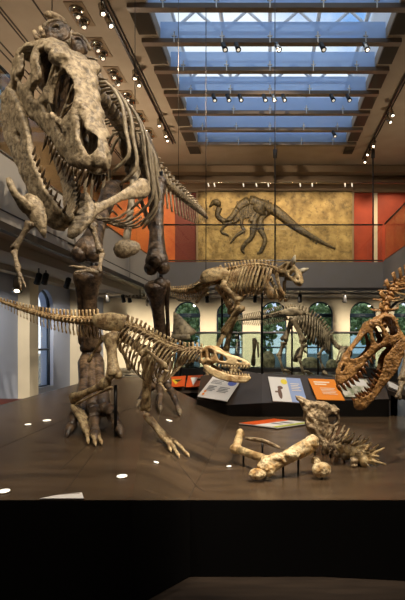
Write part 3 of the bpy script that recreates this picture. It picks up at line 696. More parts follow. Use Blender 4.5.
def bone(root, name, p0, p1, r, e0, e1, m_, bend=(0, 0, 0), ratio=.85, wide=(1, 0, 0), knob=True):
    p0 = np.asarray(p0, float); p1 = np.asarray(p1, float); b = np.asarray(bend, float); ts = [0, .035, .1, .2, .35, .5, .65, .8, .9, .965, 1]
    rad = [e0*.6, e0*.95, e0, (e0+r*1.6)/2.6, r, r*.94, r, (e1+r*1.6)/2.6, e1, e1*.95, e1*.55]
    mb = MB().tube([p0+(p1-p0)*q+b*math.sin(q*math.pi) for q in ts], rad, 12, wide=wide, ratio=ratio)
    if knob:
        w = nrm(np.asarray(wide, float)-nrm(p1-p0)*(np.asarray(wide, float)@nrm(p1-p0)))
        for q in (-1, 1):
            mb.ball(p1+w*q*e1*.5-nrm(p1-p0)*e1*.2, e1*.62, 10, 6); 
        mb.ball(p0+w*e0*.45+nrm(p1-p0)*e0*.3, e0*.66, 10, 6)
    return mb.build(name, m_, root)
def toe(parent, m_, a, b, r, claw=1.0, n=3, mc=None):
    a = np.asarray(a, float); b = np.asarray(b, float); mid = (a+b)/2+[0, 0, r*.9]; q = cr([a, mid, b], n+1); d = nrm(b-a)
    mb = MB()
    for i in range(n):
        s0, s1 = q[i], q[i+1]; rr = r*(1-.16*i); mb.tube([s0, s0+(s1-s0)*.1, s0+(s1-s0)*.5, s0+(s1-s0)*.9, s1], [rr*.8, rr*1.05, rr*.68, rr*.98, rr*.7], 8)
    mb.build('toe', m_, parent)
    if claw: MB().tube([b-d*r*.2, b+d*r*.7+[0, 0, r*.15], b+d*r*1.6*claw-[0, 0, r*.25], b+d*r*2.1*claw-[0, 0, r*.6]], [r*.62, r*.55, r*.3, r*.04], 8).build('claw', mc or m_, parent)
def foot(root, m_, ankle, ball, toes, r, spread, tr, mc=None, claw=1.0):
    ankle = np.asarray(ankle, float); ball = np.asarray(ball, float); sp = nrm(np.cross(ball-ankle, UP)); 
    mb = MB(); ends = []
    for k in (-1, 0, 1):
        a0 = ankle+sp*k*spread*.55; b0 = ball+sp*k*spread*1.0+[0, 0, 0]; ends.append(b0)
        mb.tube([a0, a0+(b0-a0)*.12, a0+(b0-a0)*.5, a0+(b0-a0)*.9, b0], [r*.8, r*1.05, r*.7, r*.95, r*.7], 8)
    mb.ell(ankle, ((spread*1.1, 0, 0), (0, r*1.2, 0), (0, 0, r)), 10, 6)
    f = mb.build('foot', m_, root)
    order = sorted(ends, key=lambda e_: e_[0]/e_[1]); tgt = sorted(toes, key=lambda e_: e_[0]/e_[1])
    for a, b in zip(order, tgt[:3]): toe(f, m_, a, b, tr, claw, 3, mc)
    return f
def lift(p, z): q = np.array(p, float); q[2] += z; return q

def head(root, org, a, s_, u, L, prof, holes, Wf, m_, **kw):
    V, F = sculpt_skull(prof, holes, Wf, **kw); return sdf_obj('skull', place(V, org, a, s_, u, L), F, m_, root)
def sculpt_jaw(prof, Wf, t=.018, h=.012, holes=()):
    prof = smooth_poly(prof, 70); lo = prof.min(0)-.04; hi = prof.max(0)+.04
    xs = np.arange(lo[0], hi[0], h); hs = np.arange(lo[1], hi[1], h); X2, H2 = np.meshgrid(xs, hs, indexing='ij')
    Wd = Wf(X2, H2); ws = np.arange(-Wd.max()-.06, Wd.max()+.06, h); d2 = psdf(prof, X2, H2)
    for q in holes: d2 = smax(d2, -psdf(smooth_poly(q, 30), X2, H2))
    aw = np.abs(ws)[None, :, None]; X = X2[:, None, :]; H = H2[:, None, :]
    nse = (np.sin(X*41+H*31)*np.sin(H*53+1)+.5*np.sin(X*89)*np.sin(H*97))*.003
    D = smax(np.broadcast_to(d2[:, None, :], (len(xs), len(ws), len(hs))), np.abs(aw-Wd[:, None, :])-t+nse, .02)
    return nets(D, (xs[0], ws[0], hs[0]), h)
def tooth(parent, m_, p, d, back, ln, r):
    d = nrm(d); b = nrm(back)
    MB().tube([p, p+d*ln*.35, p+d*ln*.7+b*ln*.06, p+d*ln+b*ln*.18], [r, r*.95, r*.62, r*.06], 8, wide=b, ratio=.7).build('tooth', m_, parent)

# ================================================================== the big tyrannosaur
RX = thing('tyrannosaur_skeleton', 'huge dark skeleton towering at left with gaping jaws and long tail', 'dinosaur skeleton', np.array([-1.7, 6.0, dz(-1.7, 6.0)]))
o_ = np.array([-1.965, 4.498, 2.444+EYE]); a_ = np.array([.50919508, -.43810795, -.74079808]); s_ = np.array([-.65539925, -.75527291, -.00382696]); u_ = np.array([.5578281, -.48746717, .67171688])
ws_, hs_, LR = .70889, 1.39076, 1.35
prof = [(-.20, -.40), (-.08, -.39), (.07, -.335), (.2, -.29), (.34, -.262), (.52, -.25), (.66, -.258), (.81, -.235), (.93, -.18), (1.0, -.12), (1.03, -.06), (1.0, -.01), (.9, .045), (.76, .09), (.6, .14), (.5, .175), (.38, .23), (.25, .225), (.12, .20), (-.014, .155), (-.135, .06), (-.20, -.05), (-.215, -.14), (-.215, -.26), (-.235, -.36)]
holes = [[(-.004, .085), (-.09, .03), (-.125, -.041), (-.06, -.052), (-.02, -.104), (-.03, -.162), (.068, -.142), (.105, -.06), (.07, .015)],
         [(-.10, -.27), (-.09, -.168), (-.017, -.179), (-.041, -.27)],
         [(.10, .15), (.206, .185), (.347, .19), (.362, .132), (.335, .037), (.315, -.031), (.27, -.13), (.205, -.14), (.185, -.104), (.22, -.01), (.15, .06), (.07, .085)],
         [(.385, .16), (.494, .142), (.565, .10), (.615, .029), (.573, -.06), (.466, -.095), (.40, -.03), (.375, .063)],
         [(.38, -.075), (.42, -.065), (.45, -.085), (.43, -.12), (.385, -.128), (.355, -.105)],
         [(.53, -.115), (.60, -.10), (.64, -.12), (.58, -.14)],
         [(.708, .046), (.819, .025), (.885, .036), (.95, -.011), (.925, -.07), (.859, -.06), (.778, -.023)]]
def WR(X, H):
    base = np.interp(X, [-.2, .0, .25, .35, .5, .65, .85, 1.0], [.165, .172, .16, .14, .115, .105, .09, .06])
    top = np.interp(X, [-.2, .3, .5, .75, 1], [.1, .23, .18, .09, .0]); k = np.clip((H-(top-.12))/.14, 0, 1)
    lowf = np.clip((-H-.17)/.1, 0, 1)
    return base*(1-.34*k)*(1-.14*lowf)
sk = head(RX, o_, a_, s_, u_, LR, prof, holes, WR, M['bone_skull'], h=.0085, t=.019, floor_h=-.08,
     knobs=[(.31, .10, .215, .035, 1.3, 1, .9), (.16, .12, .16, .03, 1.3, .8, 1.1), (-.19, .13, -.37, .035, 1, 1, 1.2), (.36, .11, -.17, .022, 1.6, .6, .8), (-.02, .0, .14, .05, .8, 1.6, .9), (.31, -.13, .19, .05, 1, 1, 1.1)],
     struts=[((-.09, .155, -.02), (-.04, .16, -.17), .012, .016), ((.22, .09, .12), (.26, .1, -.06), .012, .01), ((.28, .06, .13), (.24, .08, -.02), .01, .01), ((.16, .05, .1), (.3, .07, -.05), .012, .012), ((.47, .06, .12), (.50, .07, -.1), .009, .009), ((.55, .05, .07), (.46, .06, -.09), .008, .008)], nz_amp=.0042)
# dark core and added midline plate give the skull openings their inner shade
MB().ell(place(np.array([[.3, 0, -.04]]), o_, a_, s_, u_, LR)[0], (a_*.52, s_*.03, u_*.20), 20, 12, .02).build('skull_shade_plate', M['bone_brown'], sk)
bc = place(np.array([[.0, 0, -.02]]), o_, a_, s_, u_, LR)[0]
MB().ell(bc, (a_*.2, s_*.10, u_*.2), 14, 10, .03).build('braincase_shade', M['bone_brown'], sk)
# upper teeth
for sg in (1, -1):
    for i in range(13):
        x = .97-.042*i; hh = float(np.interp(x, [.4, .52, .66, .81, .93, 1], [-.25, -.25, -.258, -.235, -.18, -.12]))
        w = float(WR(np.array([[x]]), np.array([[hh]]))[0, 0])*.9
        p = place(np.array([[x, sg*w, hh+.01]]), o_, a_, s_, u_, LR)[0]
        tooth(sk, M['tooth'], p, -u_+a_*.4, -a_, LR*(.085+.04*math.sin(i*2.1+sg)), .019)
# lower jaw, swung open
th = math.radians(15); aj = math.cos(th)*a_-math.sin(th)*u_; uj = math.cos(th)*u_+math.sin(th)*a_
oj = place(np.array([[.0, 0, -.33]]), o_, a_, s_, u_, LR)[0]; LJ = 1.36
jp = [(-.14, .02), (-.06, .07), (.1, .11), (.26, .12), (.36, .10), (.5, .07), (.7, .06), (.88, .07), (.95, .03), (.94, -.08), (.85, -.13), (.7, -.12), (.5, -.12), (.3, -.15), (.1, -.17), (-.08, -.11)]
WJ = lambda X, H: np.interp(X, [-.05, .1, .5, .75, .88, .95], [.165, .16, .14, .10, .05, .0])
V, F = sculpt_jaw(jp, WJ, .022, .0105, [[(.24, .01), (.3, .02), (.31, -.015), (.25, -.02)]])
jw = sdf_obj('lower_jaw', place(V, oj, aj, s_, uj, LJ), F, M['bone_skull'], RX)
for sg in (1, -1):
    for i in range(11):
        x = .90-.042*i; p = place(np.array([[x, sg*float(WJ(x, 0)), float(np.interp(x, [.36, .5, .7, .88], [.10, .07, .06, .07]))-.015]]), oj, aj, s_, uj, LJ)[0]
        tooth(jw, M['tooth'], p, uj-aj*.1, -aj, LJ*(.05+.03*math.sin(i*1.7+sg)**2), .018)
m_ = M['bone_dark']
neck = spine(RX, m_, [(52, 38, 4.55), (66, 42, 4.65), (76, 54, 4.78), (82, 70, 4.9), (86, 82, 5.0)], 7, [(0, .085), (1, .09)], [(0, .05), (1, .12)], [(0, .05), (1, .08)], name='neck_vertebra')
for c, ax, rim in ((P(57, 33, 4.5), ((.125, 0, -.02), (0, .03, 0), (.02, 0, .105)), [(43, 30), (47, 23), (57, 20), (67, 24), (71, 32)]), (P(79, 46, 4.55), ((.07, 0, -.085), (0, .03, 0), (.04, 0, .07)), [(72, 34), (80, 35), (87, 42), (91, 51), (89, 58), (84, 59)])):
    q = MB().ell(c, ax, 14, 9, .13).build('neck_plate', M['bone_brown'], RX, sub=1)
    MB().tube(cr([P(*p, 4.5) for p in rim[:4]], 14), [.006]+[.013]*12+[.006], 8).build('plate_rim', M['bone_dark'], q)
MB().tube(cr([P(44, 14, 4.5), P(54, 16, 4.52), P(66, 23, 4.55)], 8), [.02, .03, .035, .035, .035, .035, .03, .015], 8).build('neck_spine', M['bone_grey'], RX)
for a, b in (((34, 31), (38, 40)), ((40, 27), (44, 37))): MB().tube([P(*a, 4.5), P(*b, 4.5)], [.018, .03], 8).build('neck_spine', M['bone_grey'], RX)
back = spine(RX, m_, [(88, 86, 5.05), (100, 97, 5.35), (112, 112, 5.8), (123, 128, 6.3), (132, 140, 6.75)], 11, [(0, .085), (1, .095)], [(0, .14), (1, .2)], [(0, .12), (1, .12)], name='back_vertebra')
tail = spine(RX, M['bone_skull'], [(136, 147, 6.95), (146, 159, 7.3), (158, 174, 7.8), (171, 187, 8.3), (184, 198, 8.9), (196, 208, 9.7), (206, 217, 10.6)], 24, [(0, .10), (.5, .085), (1, .035)], [(0, .12), (.5, .1), (1, .04)], [(0, .08), (.5, .07), (1, .02)], [(0, .25), (.3, .3), (.7, .24), (1, .05)], name='tail_vertebra')
for i, f in enumerate(back[::1]):
    x = i/10.
    if i in (2, 5, 8): continue
    for sd in (-1, 1): rib(RX, M['bone_rib'], f, sd, lerp([(0, .85), (.35, 1.2), (.7, 1.25), (1, .9)], x), lerp([(0, .36), (.4, .42), (1, .32)], x), lerp([(0, .1), (1, .2)], x), .031, inward=.6)
for i in range(6):   # belly ribs
    c = back[3][0]+(back[10][0]-back[3][0])*i/6-UP*(1.27-.012*i); sdv = back[5][3]
    MB().tube(cr([c-sdv*.26+UP*.1, c-sdv*.12, c, c+sdv*.12, c+sdv*.26+UP*.1], 9), .014, 6).build('belly_rib', m_, RX)
# pelvis
for sd in (-1, 1):
    c = tail[0][0]; S = tail[0][3]*sd
    MB().tube([back[9][0]+S*.12-UP*.05, c+S*.16-UP*.02, tail[3][0]+S*.14-UP*.04], [.1, .24, .1], 10, wide=UP, ratio=.22).build('hip_blade', m_, RX)
    bone(RX, 'ischium', c+S*.12-UP*.25, tail[5][0]+S*.05-UP*.95, .035, .07, .05, m_, knob=False)
bone(RX, 'pubis', tail[0][0]-UP*.25, P(126, 244, 6.3), .045, .08, .05, M['bone_rib'], knob=False); bm_ = P(128, 249, 6.25)
MB().tube(cr([bm_+[-.16, 0, -.04], bm_+[-.04, -.02, 0], bm_+[.05, 0, .02], bm_+[.13, .05, .05]], 8), [.06, .10, .12, .12, .11, .10, .08, .04], 12, ratio=.6).build('pubic_boot', M['bone_skull'], RX)
# legs
mB = M['bone_brown']
Lh = tail[0][0]+tail[0][3]*.30*(1 if tail[0][3][0] > 0 else -1)-UP*.28
sd = 1 if tail[0][3][0] > 0 else -1
hipR = P(156, 180, 6.9); kneeR = P(157, 270, 6.55); ankR = P(163, 356, 7.15)
bone(RX, 'femur', hipR, kneeR, .10, .135, .155, mB)
bone(RX, 'tibia', P(155, 282, 6.55), ankR, .085, .15, .10, mB, wide=(1, .4, 0)); bone(RX, 'fibula', P(166, 280, 6.6), P(169, 352, 7.1), .028, .06, .04, mB, knob=False)
foot(RX, mB, lift(ankR, -.04), lift(hit(160, 398), .16), [lift(hit(139, 406), .05), lift(hit(160, 412), .05), lift(hit(179, 415), .05)], .065, .10, .055, M['bone_dark'])
hipL = P(113, 185, 6.9); kneeL = P(86, 256, 5.7); ankL = P(91, 350, 6.0)
bone(RX, 'femur', hipL, kneeL, .105, .13, .16, mB)
bone(RX, 'tibia', P(88, 270, 5.7), ankL, .095, .165, .12, mB); bone(RX, 'fibula', P(78, 272, 5.65), P(82, 345, 5.95), .03, .06, .045, mB, knob=False)
foot(RX, mB, lift(ankL, -.08), lift(hit(93, 424), .14), [lift(hit(71, 434), .06), lift(hit(95, 440), .06), lift(hit(118, 435), .06)], .085, .10, .075, mB)
# shoulder girdles and tiny arms
mS = M['bone_skull']
MB().tube(cr([P(82, 226, 4.45), P(88, 212, 4.45), P(105, 205, 4.55), P(122, 196, 4.75), P(138, 190, 4.95), P(148, 186, 5.1)], 12), [.06, .085, .06, .04, .036, .036, .04, .05, .065, .085, .10, .07], 10, wide=UP, ratio=.35).build('shoulder_blade', mS, RX)
MB().tube(cr([P(84, 193, 4.4), P(86, 207, 4.4), P(80, 222, 4.35), P(70, 238, 4.3)], 8), [.03, .06, .09, .10, .095, .08, .06, .03], 10, wide=(1, 0, 0), ratio=.35).build('coracoid', mS, RX)
bone(RX, 'upper_arm', P(92, 224, 4.4), P(100, 252, 4.4), .024, .045, .036, m_); f_ = bone(RX, 'forearm', P(102, 254, 4.4), P(99, 272, 4.25), .018, .028, .025, m_)
for dx in (0, 5):
    toe(f_, m_, P(98, 273, 4.25), P(80-dx, 272-dx, 4.15), .02, 1.3, 3)
MB().tube(cr([P(8, 178, 4.0), P(14, 192, 4.0), P(23, 203, 4.05), P(32, 214, 4.1)], 8), [.02, .03, .03, .035, .045, .06, .06, .03], 8, wide=(1, 0, 0), ratio=.5).build('shoulder_blade', mS, RX)
MB().tube(cr([P(26, 195, 4.1), P(34, 208, 4.1), P(40, 222, 4.1), P(45, 238, 4.1)], 8), [.03, .07, .085, .08, .07, .05, .03, .01], 8, wide=(1, 0, 0), ratio=.4).build('coracoid', mS, RX)
bone(RX, 'upper_arm', P(31, 222, 4.1), P(14, 249, 4.1), .022, .042, .032, m_); f_ = bone(RX, 'forearm', P(14, 251, 4.1), P(18, 268, 4.0), .018, .028, .024, m_)
toe(f_, m_, P(18, 269, 4.0), P(20, 282, 3.95), .02, 1.3, 3); toe(f_, m_, P(17, 269, 4.0), P(24, 283, 3.95), .016, 1.3, 3)
# steel armature and hanging cables
for a, b in ((P(161, 172, 7.35), None), (P(93, 200, 6.2), None)):
    q = a.copy(); q[2] = dz(a[0], a[1])-.02; MB().tube([a, q], .028, 8).build('support_post', M['steel'], RX)
for px, py, Y in ((52, 30, 4.52), (135, 142, 6.95), (178.5, 184, 8.6)):
    a = P(px, py, Y); MB().tube([a, np.array([a[0], a[1], ZC])], .005, 6).build('hanging_cable', M['cable'], RX)

# ================================================================== the young tyrannosaur in front
YR = thing('young_tyrannosaur_skeleton', 'small tan skeleton crossing in front with straight tail and open jaws', 'dinosaur skeleton', np.array([-1.4, 4.6, dz(-1.4, 4.6)]))
mt = M['bone_tan']
spine(YR, M['bone_tail'], [(-16, 296, 5.6), (0, 301, 5.5), (25, 310, 5.3), (50, 317, 5.1), (78, 321, 4.9), (98, 322, 4.75)], 34, [(0, .012), (.5, .028), (1, .04)], [(0, .012), (.5, .05), (1, .08)], [(0, .01), (.5, .03), (1, .06)], [(0, .02), (.4, .07), (1, .12)], name='tail_vertebra', lean=-.15)
bk_ = spine(YR, mt, [(126, 326, 4.62), (140, 331, 4.55), (155, 340, 4.45), (170, 347, 4.35), (183, 351, 4.25)], 15, [(0, .036), (1, .032)], [(0, .065), (1, .045)], [(0, .05), (1, .05)], name='back_vertebra', lean=0)
nk_ = spine(YR, mt, [(186, 352, 4.22), (195, 351, 4.18), (202, 352, 4.15), (207, 355, 4.12)], 7, [(0, .03), (1, .028)], [(0, .05), (1, .03)], [(0, .05), (1, .04)], name='neck_vertebra', lean=0)
spine(YR, mt, [(103, 323, 4.72), (122, 326, 4.63)], 5, [(0, .04), (1, .04)], [(0, .05), (1, .05)], [(0, .06), (1, .06)], name='hip_vertebra', lean=0)
for i, f in enumerate(bk_[1:]):
    x = i/13.
    for sdd in (-1, 1): rib(YR, mt, f, sdd, lerp([(0, .22), (.3, .36), (.7, .40), (1, .2)], x), lerp([(0, .10), (.5, .15), (1, .10)], x), lerp([(0, -.12), (1, -.16)], x), .011, inward=.45)
for i, f in enumerate(nk_):
    for sdd in (-1, 1): rib(YR, mt, f, sdd, .10, .05, -.06, .008, name='neck_rib')
for sdd in (-1, 1):
    S = np.array([0, sdd*.09, 0.])
    MB().tube(cr([P(96, 318, 4.72)+S, P(106, 322, 4.7)+S*1.1, P(116, 322, 4.68)+S*1.1, P(128, 326, 4.62)+S], 9), [.03, .06, .075, .08, .085, .085, .08, .07, .03], 10, wide=UP, ratio=.25).build('hip_blade', mt, YR)
bone(YR, 'pubis', P(116, 338, 4.65), P(131, 368, 4.6), .018, .03, .035, mt); bone(YR, 'ischium', P(104, 336, 4.7), P(88, 362, 4.75), .014, .028, .02, mt, knob=False)
bone(YR, 'femur', P(110, 334, 4.55), P(114, 377, 4.45), .048, .075, .07, mt)
bone(YR, 'tibia', P(109, 382, 4.5), P(72, 399, 4.75), .032, .06, .05, mt, wide=UP); bone(YR, 'fibula', P(112, 387, 4.45), P(76, 404, 4.7), .01, .02, .014, mt, knob=False)
foot(YR, mt, P(75, 405, 4.75), lift(hit(90, 436), .05), [lift(hit(88, 444), .03), lift(hit(95, 446), .03), lift(hit(101, 445), .03)], .03, .038, .026, M['bone_tail'])
bone(YR, 'femur', P(122, 336, 4.72), P(146, 352, 4.5), .04, .06, .06, mt); bone(YR, 'tibia', P(147, 356, 4.5), P(145, 410, 4.62), .034, .06, .045, mt); bone(YR, 'fibula', P(152, 358, 4.5), P(149, 408, 4.6), .01, .02, .014, mt, knob=False)
foot(YR, mt, P(147, 416, 4.55), lift(hit(166, 444), .05), [lift(hit(170, 452), .028), lift(hit(178, 458), .028), lift(hit(187, 457), .028)], .028, .032, .024, M['bone_tail'], .8)
MB().tube(cr([P(147, 350, 4.25), P(158, 360, 4.2), P(167, 369, 4.15)], 8), [.012, .014, .016, .02, .024, .03, .04, .02], 8, wide=UP, ratio=.4).build('shoulder_blade', mt, YR)
bone(YR, 'upper_arm', P(167, 370, 4.15), P(160, 382, 4.15), .012, .022, .018, mt); bone(YR, 'forearm', P(160, 383, 4.15), P(166, 391, 4.12), .009, .016, .013, mt)
# head
def px_profile(pts, org, tip):
    o = np.array(org, float); t_ = np.array(tip, float)-o; L = np.linalg.norm(t_); ax = t_/L; up = np.array([ax[1], -ax[0]])
    if up[1] > 0: up = -up
    return [(((np.array(p)-o)@ax)/L, ((np.array(p)-o)@up)/L) for p in pts], L, ax, up
def pose(org, tip, Y0, dY):
    """head axis from pixel org (at depth Y0) to pixel tip (at depth Y0+dY)"""
    A = P(*org, Y0); B = P(*tip, Y0+dY); a = nrm(B-A); return A, a, np.linalg.norm(B-A)
z3 = lambda pts: [(100+x/2.531, 290+y/2.531) for x, y in pts]
org, tip = z3([(268, 168), (378, 190)])
pr, Lp, ax2, up2 = px_profile(z3([(262, 160), (272, 148), (288, 143), (300, 150), (325, 163), (352, 171), (376, 183), (379, 192), (362, 194), (330, 190), (300, 184), (282, 184), (272, 190), (262, 180)]), org, tip)
hl = [px_profile(z3(q), org, tip)[0] for q in ([(268, 160), (276, 158), (279, 172), (270, 176)], [(285, 152), (296, 156), (297, 170), (287, 174)], [(303, 162), (318, 167), (328, 178), (310, 179)], [(352, 178), (362, 181), (361, 184), (352, 182)])]
A_, a1, L1 = pose(org, tip, 4.12, -.12); u1 = nrm(np.array([up2[0], 0, -up2[1]])-a1*(np.array([up2[0], 0, -up2[1]])@a1)); s1 = np.cross(a1, u1)
Wy = lambda X, H: np.interp(X, [-.05, .15, .35, .6, 1.0], [.2, .24, .17, .11, .06])
hd = head(YR, A_, a1, s1, u1, L1, pr, hl, Wy, M['bone_tail'], h=.02, t=.025, floor_h=-.03, nz_amp=.002)
pj, _, _, _ = px_profile(z3([(270, 184), (285, 190), (305, 200), (335, 211), (360, 214), (380, 216), (380, 224), (365, 231), (330, 228), (295, 216), (275, 200)]), org, tip)
V, F = sculpt_jaw(pj, lambda X, H: np.interp(X, [-.05, .2, .7, .95, 1.05], [.2, .19, .11, .04, 0]), .022, .02)
jw = sdf_obj('lower_jaw', place(V, A_, a1, s1, u1, L1), F, M['bone_tail'], YR)
for sg in (1, -1):
    for i in range(10):
        x = .98-.065*i; hh = px_profile(z3([(378-i*7, 192-.3*i)]), org, tip)[0][0][1]; p = place(np.array([[x, sg*float(Wy(x, 0))*.85, hh]]), A_, a1, s1, u1, L1)[0]; tooth(hd, M['tooth_pale'], p, -u1, -a1, .028, .006)
        xx, hh = px_profile(z3([(376-i*6.5, 217-.9*i)]), org, tip)[0][0]; p = place(np.array([[xx, sg*float(np.interp(xx, [.2, .7, .95, 1.05], [.19, .11, .04, 0])), hh]]), A_, a1, s1, u1, L1)[0]; tooth(jw, M['tooth_pale'], p, u1, -a1, .024, .006)
for (px, py, Y, qx, qy) in ((115.5, 385, 4.5, 115.5, 450), (84, 408, 4.72, 84, 447)):
    a = P(px, py, Y); b = a.copy(); b[2] = dz(a[0], a[1])-.02; MB().tube([a, b], .015, 8).build('support_post', M['steel'], YR)

# ================================================================== horned theropod further back
CN = thing('horned_theropod_skeleton', 'golden-lit horned skeleton hanging in mid-stride below the balcony', 'dinosaur skeleton', P(225, 372, 8.8))
mg = M['bone_gold']; YC = 8.8
spine(CN, mg, [(164, 289, YC+.5), (178, 291, YC+.4), (192, 291, YC+.3), (204, 286, YC+.15)], 20, [(0, .025), (1, .07)], [(0, .03), (1, .09)], [(0, .05), (1, .12)], [(0, .06), (1, .12)], name='tail_vertebra', lean=-.1)
hp = spine(CN, mg, [(206, 285, YC+.1), (214, 279, YC+.05), (224, 274, YC)], 6, [(0, .07), (1, .07)], [(0, .1), (1, .1)], [(0, .1), (1, .1)], name='hip_vertebra', lean=-.1)
cb = spine(CN, mg, [(227, 272, YC), (238, 270, YC), (250, 268, YC-.05), (262, 268, YC-.1), (271, 270, YC-.1)], 15, [(0, .06), (1, .06)], [(0, .09), (1, .08)], [(0, .08), (1, .08)], name='back_vertebra', lean=-.1)
spine(CN, mg, [(274, 271, YC-.12), (281, 274, YC-.15), (288, 274, YC-.2)], 6, [(0, .06), (1, .055)], [(0, .06), (1, .05)], [(0, .1), (1, .1)], name='neck_vertebra', lean=-.1)
for i, f in enumerate(cb):
    x = i/14.
    for sdd in (-1, 1): rib(CN, mg, f, sdd, lerp([(0, .3), (.5, .5), (1, .45)], x), lerp([(0, .15), (.5, .24), (1, .2)], x), -.12, .02, inward=.5)
for sdd in (-1, 1):
    S = np.array([0, sdd*.16, 0.]); MB().tube(cr([P(202, 280, YC)+S, P(212, 277, YC)+S, P(222, 275, YC)+S, P(230, 276, YC)+S], 8), [.05, .11, .13, .13, .13, .12, .1, .05], 8, wide=UP, ratio=.25).build('hip_blade', mg, CN)
bone(CN, 'pubis', P(216, 286, YC), P(229, 306, YC), .03, .05, .05, mg); bone(CN, 'ischium', P(208, 288, YC), P(196, 303, YC+.1), .025, .045, .03, mg, knob=False)
bone(CN, 'femur', P(221, 284, YC-.15), P(240, 301, YC-.15), .06, .10, .10, mg, wide=UP)
bone(CN, 'tibia', P(241, 306, YC-.15), P(224, 333, YC-.05), .045, .085, .07, mg); bone(CN, 'fibula', P(238, 307, YC-.2), P(221, 331, YC-.1), .02, .03, .02, mg, knob=False)
base_c = EYE-.64
def onz(px, Y, z): return np.array([(px-270)/500*Y, Y, z])
foot(CN, mg, P(223, 336, YC-.05), onz(205, YC-.1, base_c+.12), [onz(213, YC-.2, base_c+.03), onz(208, YC-.45, base_c+.03), onz(218, YC-.35, base_c+.03)], .04, .05, .035)
bone(CN, 'femur', P(222, 283, YC+.2), P(233, 312, YC+.15), .055, .09, .09, mg); bone(CN, 'tibia', P(234, 316, YC+.15), P(226, 350, YC+.25), .042, .08, .06, mg)
foot(CN, mg, P(226, 352, YC+.25), onz(234, YC+.1, base_c+.1), [onz(230, YC-.1, base_c+.03), onz(236, YC-.15, base_c+.03), onz(243, YC-.05, base_c+.03)], .04, .05, .035)
for sdd, dx in ((-1, 0), (1, 6)):
    Y = YC-.1+sdd*.2; MB().tube(cr([P(262+dx, 275, Y), P(268+dx, 285, Y), P(271+dx, 293, Y), P(277+dx, 298, Y)], 8), [.02, .05, .03, .03, .06, .10, .09, .03], 8, wide=(1, 0, 0), ratio=.35).build('shoulder_blade', mg, CN)
    bone(CN, 'upper_arm', P(276+dx, 294, Y), P(280+dx, 301, Y), .02, .035, .03, mg); bone(CN, 'forearm', P(280+dx, 301, Y), P(284+dx, 297, Y-.05), .016, .025, .02, mg)
org, tip = (286, 270), (300, 283); Ah, ah, Lh_ = pose(org, tip, YC-.2, -.35); wv = np.array([.6, 0, .8]); uh = nrm(wv-ah*(wv@ah)); shh = np.cross(ah, uh)
hd = head(CN, Ah, ah, shh, uh, .50, [(-.02, .15), (.15, .3), (.45, .3), (.75, .2), (.97, .1), (1.0, -.08), (.7, -.15), (.4, -.12), (.2, -.2), (.0, -.28), (-.08, -.1)],
     [[(.06, -.1), (.06, .1), (.16, .12), (.18, -.08)], [(.28, .12), (.3, .22), (.42, .2), (.4, .06), (.32, 0)], [(.5, .1), (.6, .14), (.72, .05), (.6, -.04), (.5, -.03)], [(.85, .04), (.9, .07), (.93, .02), (.87, 0)]],
     lambda X, H: np.interp(X, [0, .3, .6, 1], [.28, .3, .2, .12]), mg, h=.03, t=.035, floor_h=-.02, nz_amp=.003)
for q in (-1, 1):
    c = Ah+ah*.16+uh*.12+shh*.11*q; MB().tube([c, c+uh*.09+shh*q*.05, c+uh*.16+shh*q*.10], [.05, .04, .012], 8).build('brow_horn', M['bone_white'], hd)
V, F = sculpt_jaw([(0, .02), (.1, .08), (.3, .05), (.6, .03), (.9, .06), (.95, -.02), (.8, -.08), (.4, -.09), (.1, -.09)], lambda X, H: np.interp(X, [0, .5, .8, .95], [.26, .18, .1, 0]), .03, .028)
th = math.radians(25); sdf_obj('lower_jaw', place(V, Ah-uh*.14, math.cos(th)*ah-math.sin(th)*uh, shh, math.cos(th)*uh+math.sin(th)*ah, .48), F, mg, CN)
for px, py, Y in ((206, 283, YC+.1), (275, 268, YC-.1)):
    a = P(px, py, Y); MB().tube([a, np.array([a[0], a[1], ZC])], .007, 6).build('hanging_cable', M['cable'], CN)
for px in (222, 262):
    a = P(px, 278, YC+.02); MB().tube([a, np.array([a[0], a[1], base_c])], .018, 8).build('support_post', M['steel'], CN)
t_ = thing('exhibit_plinth', 'low dark plinth under the horned skeleton behind the console', 'plinth', (-.75, 9.1, 0)); MB().box((-1.15, 8.3, 0), (-.05, 9.6, base_c)).build('plinth_body', M['console_side'], t_, smooth=False)
MB().box((-1.2, 8.25, base_c-.03), (0, 9.65, base_c+.002)).build('plinth_top', M['console'], t_, smooth=False)

# ================================================================== long-tailed plant eater at the windows
HD = thing('plant_eater_skeleton', 'grey-brown skeleton with lowered neck standing by the arched windows', 'dinosaur skeleton', onz(300, 11.6, EYE-.80))
mo = M['bone_olive']; YH = 11.6; bz = EYE-.80
spine(HD, mo, [(238, 320, YH+.2), (252, 319, YH+.1), (268, 317, YH), (284, 313, YH)], 26, [(0, .02), (1, .06)], [(0, .08), (.4, .12), (1, .14)], [(0, .02), (1, .06)], [(0, .08), (.5, .14), (1, .12)], name='tail_vertebra', lean=-.2)
hb = spine(HD, mo, [(286, 312, YH), (300, 313, YH), (313, 319, YH), (322, 327, YH), (329, 336, YH)], 18, [(0, .06), (1, .05)], [(0, .13), (1, .09)], [(0, .07), (1, .06)], name='back_vertebra', lean=-.1)
spine(HD, mo, [(330, 338, YH), (335, 345, YH), (341, 349, YH-.1), (348, 350, YH-.15)], 10, [(0, .045), (1, .04)], [(0, .05), (1, .03)], [(0, .08), (1, .06)], name='neck_vertebra', lean=0)
for i, f in enumerate(hb[4:]):
    x = i/13.
    for sdd in (-1, 1): rib(HD, mo, f, sdd, lerp([(0, .35), (.4, .6), (1, .45)], x), lerp([(0, .18), (.5, .28), (1, .18)], x), -.05, .02, inward=.4)
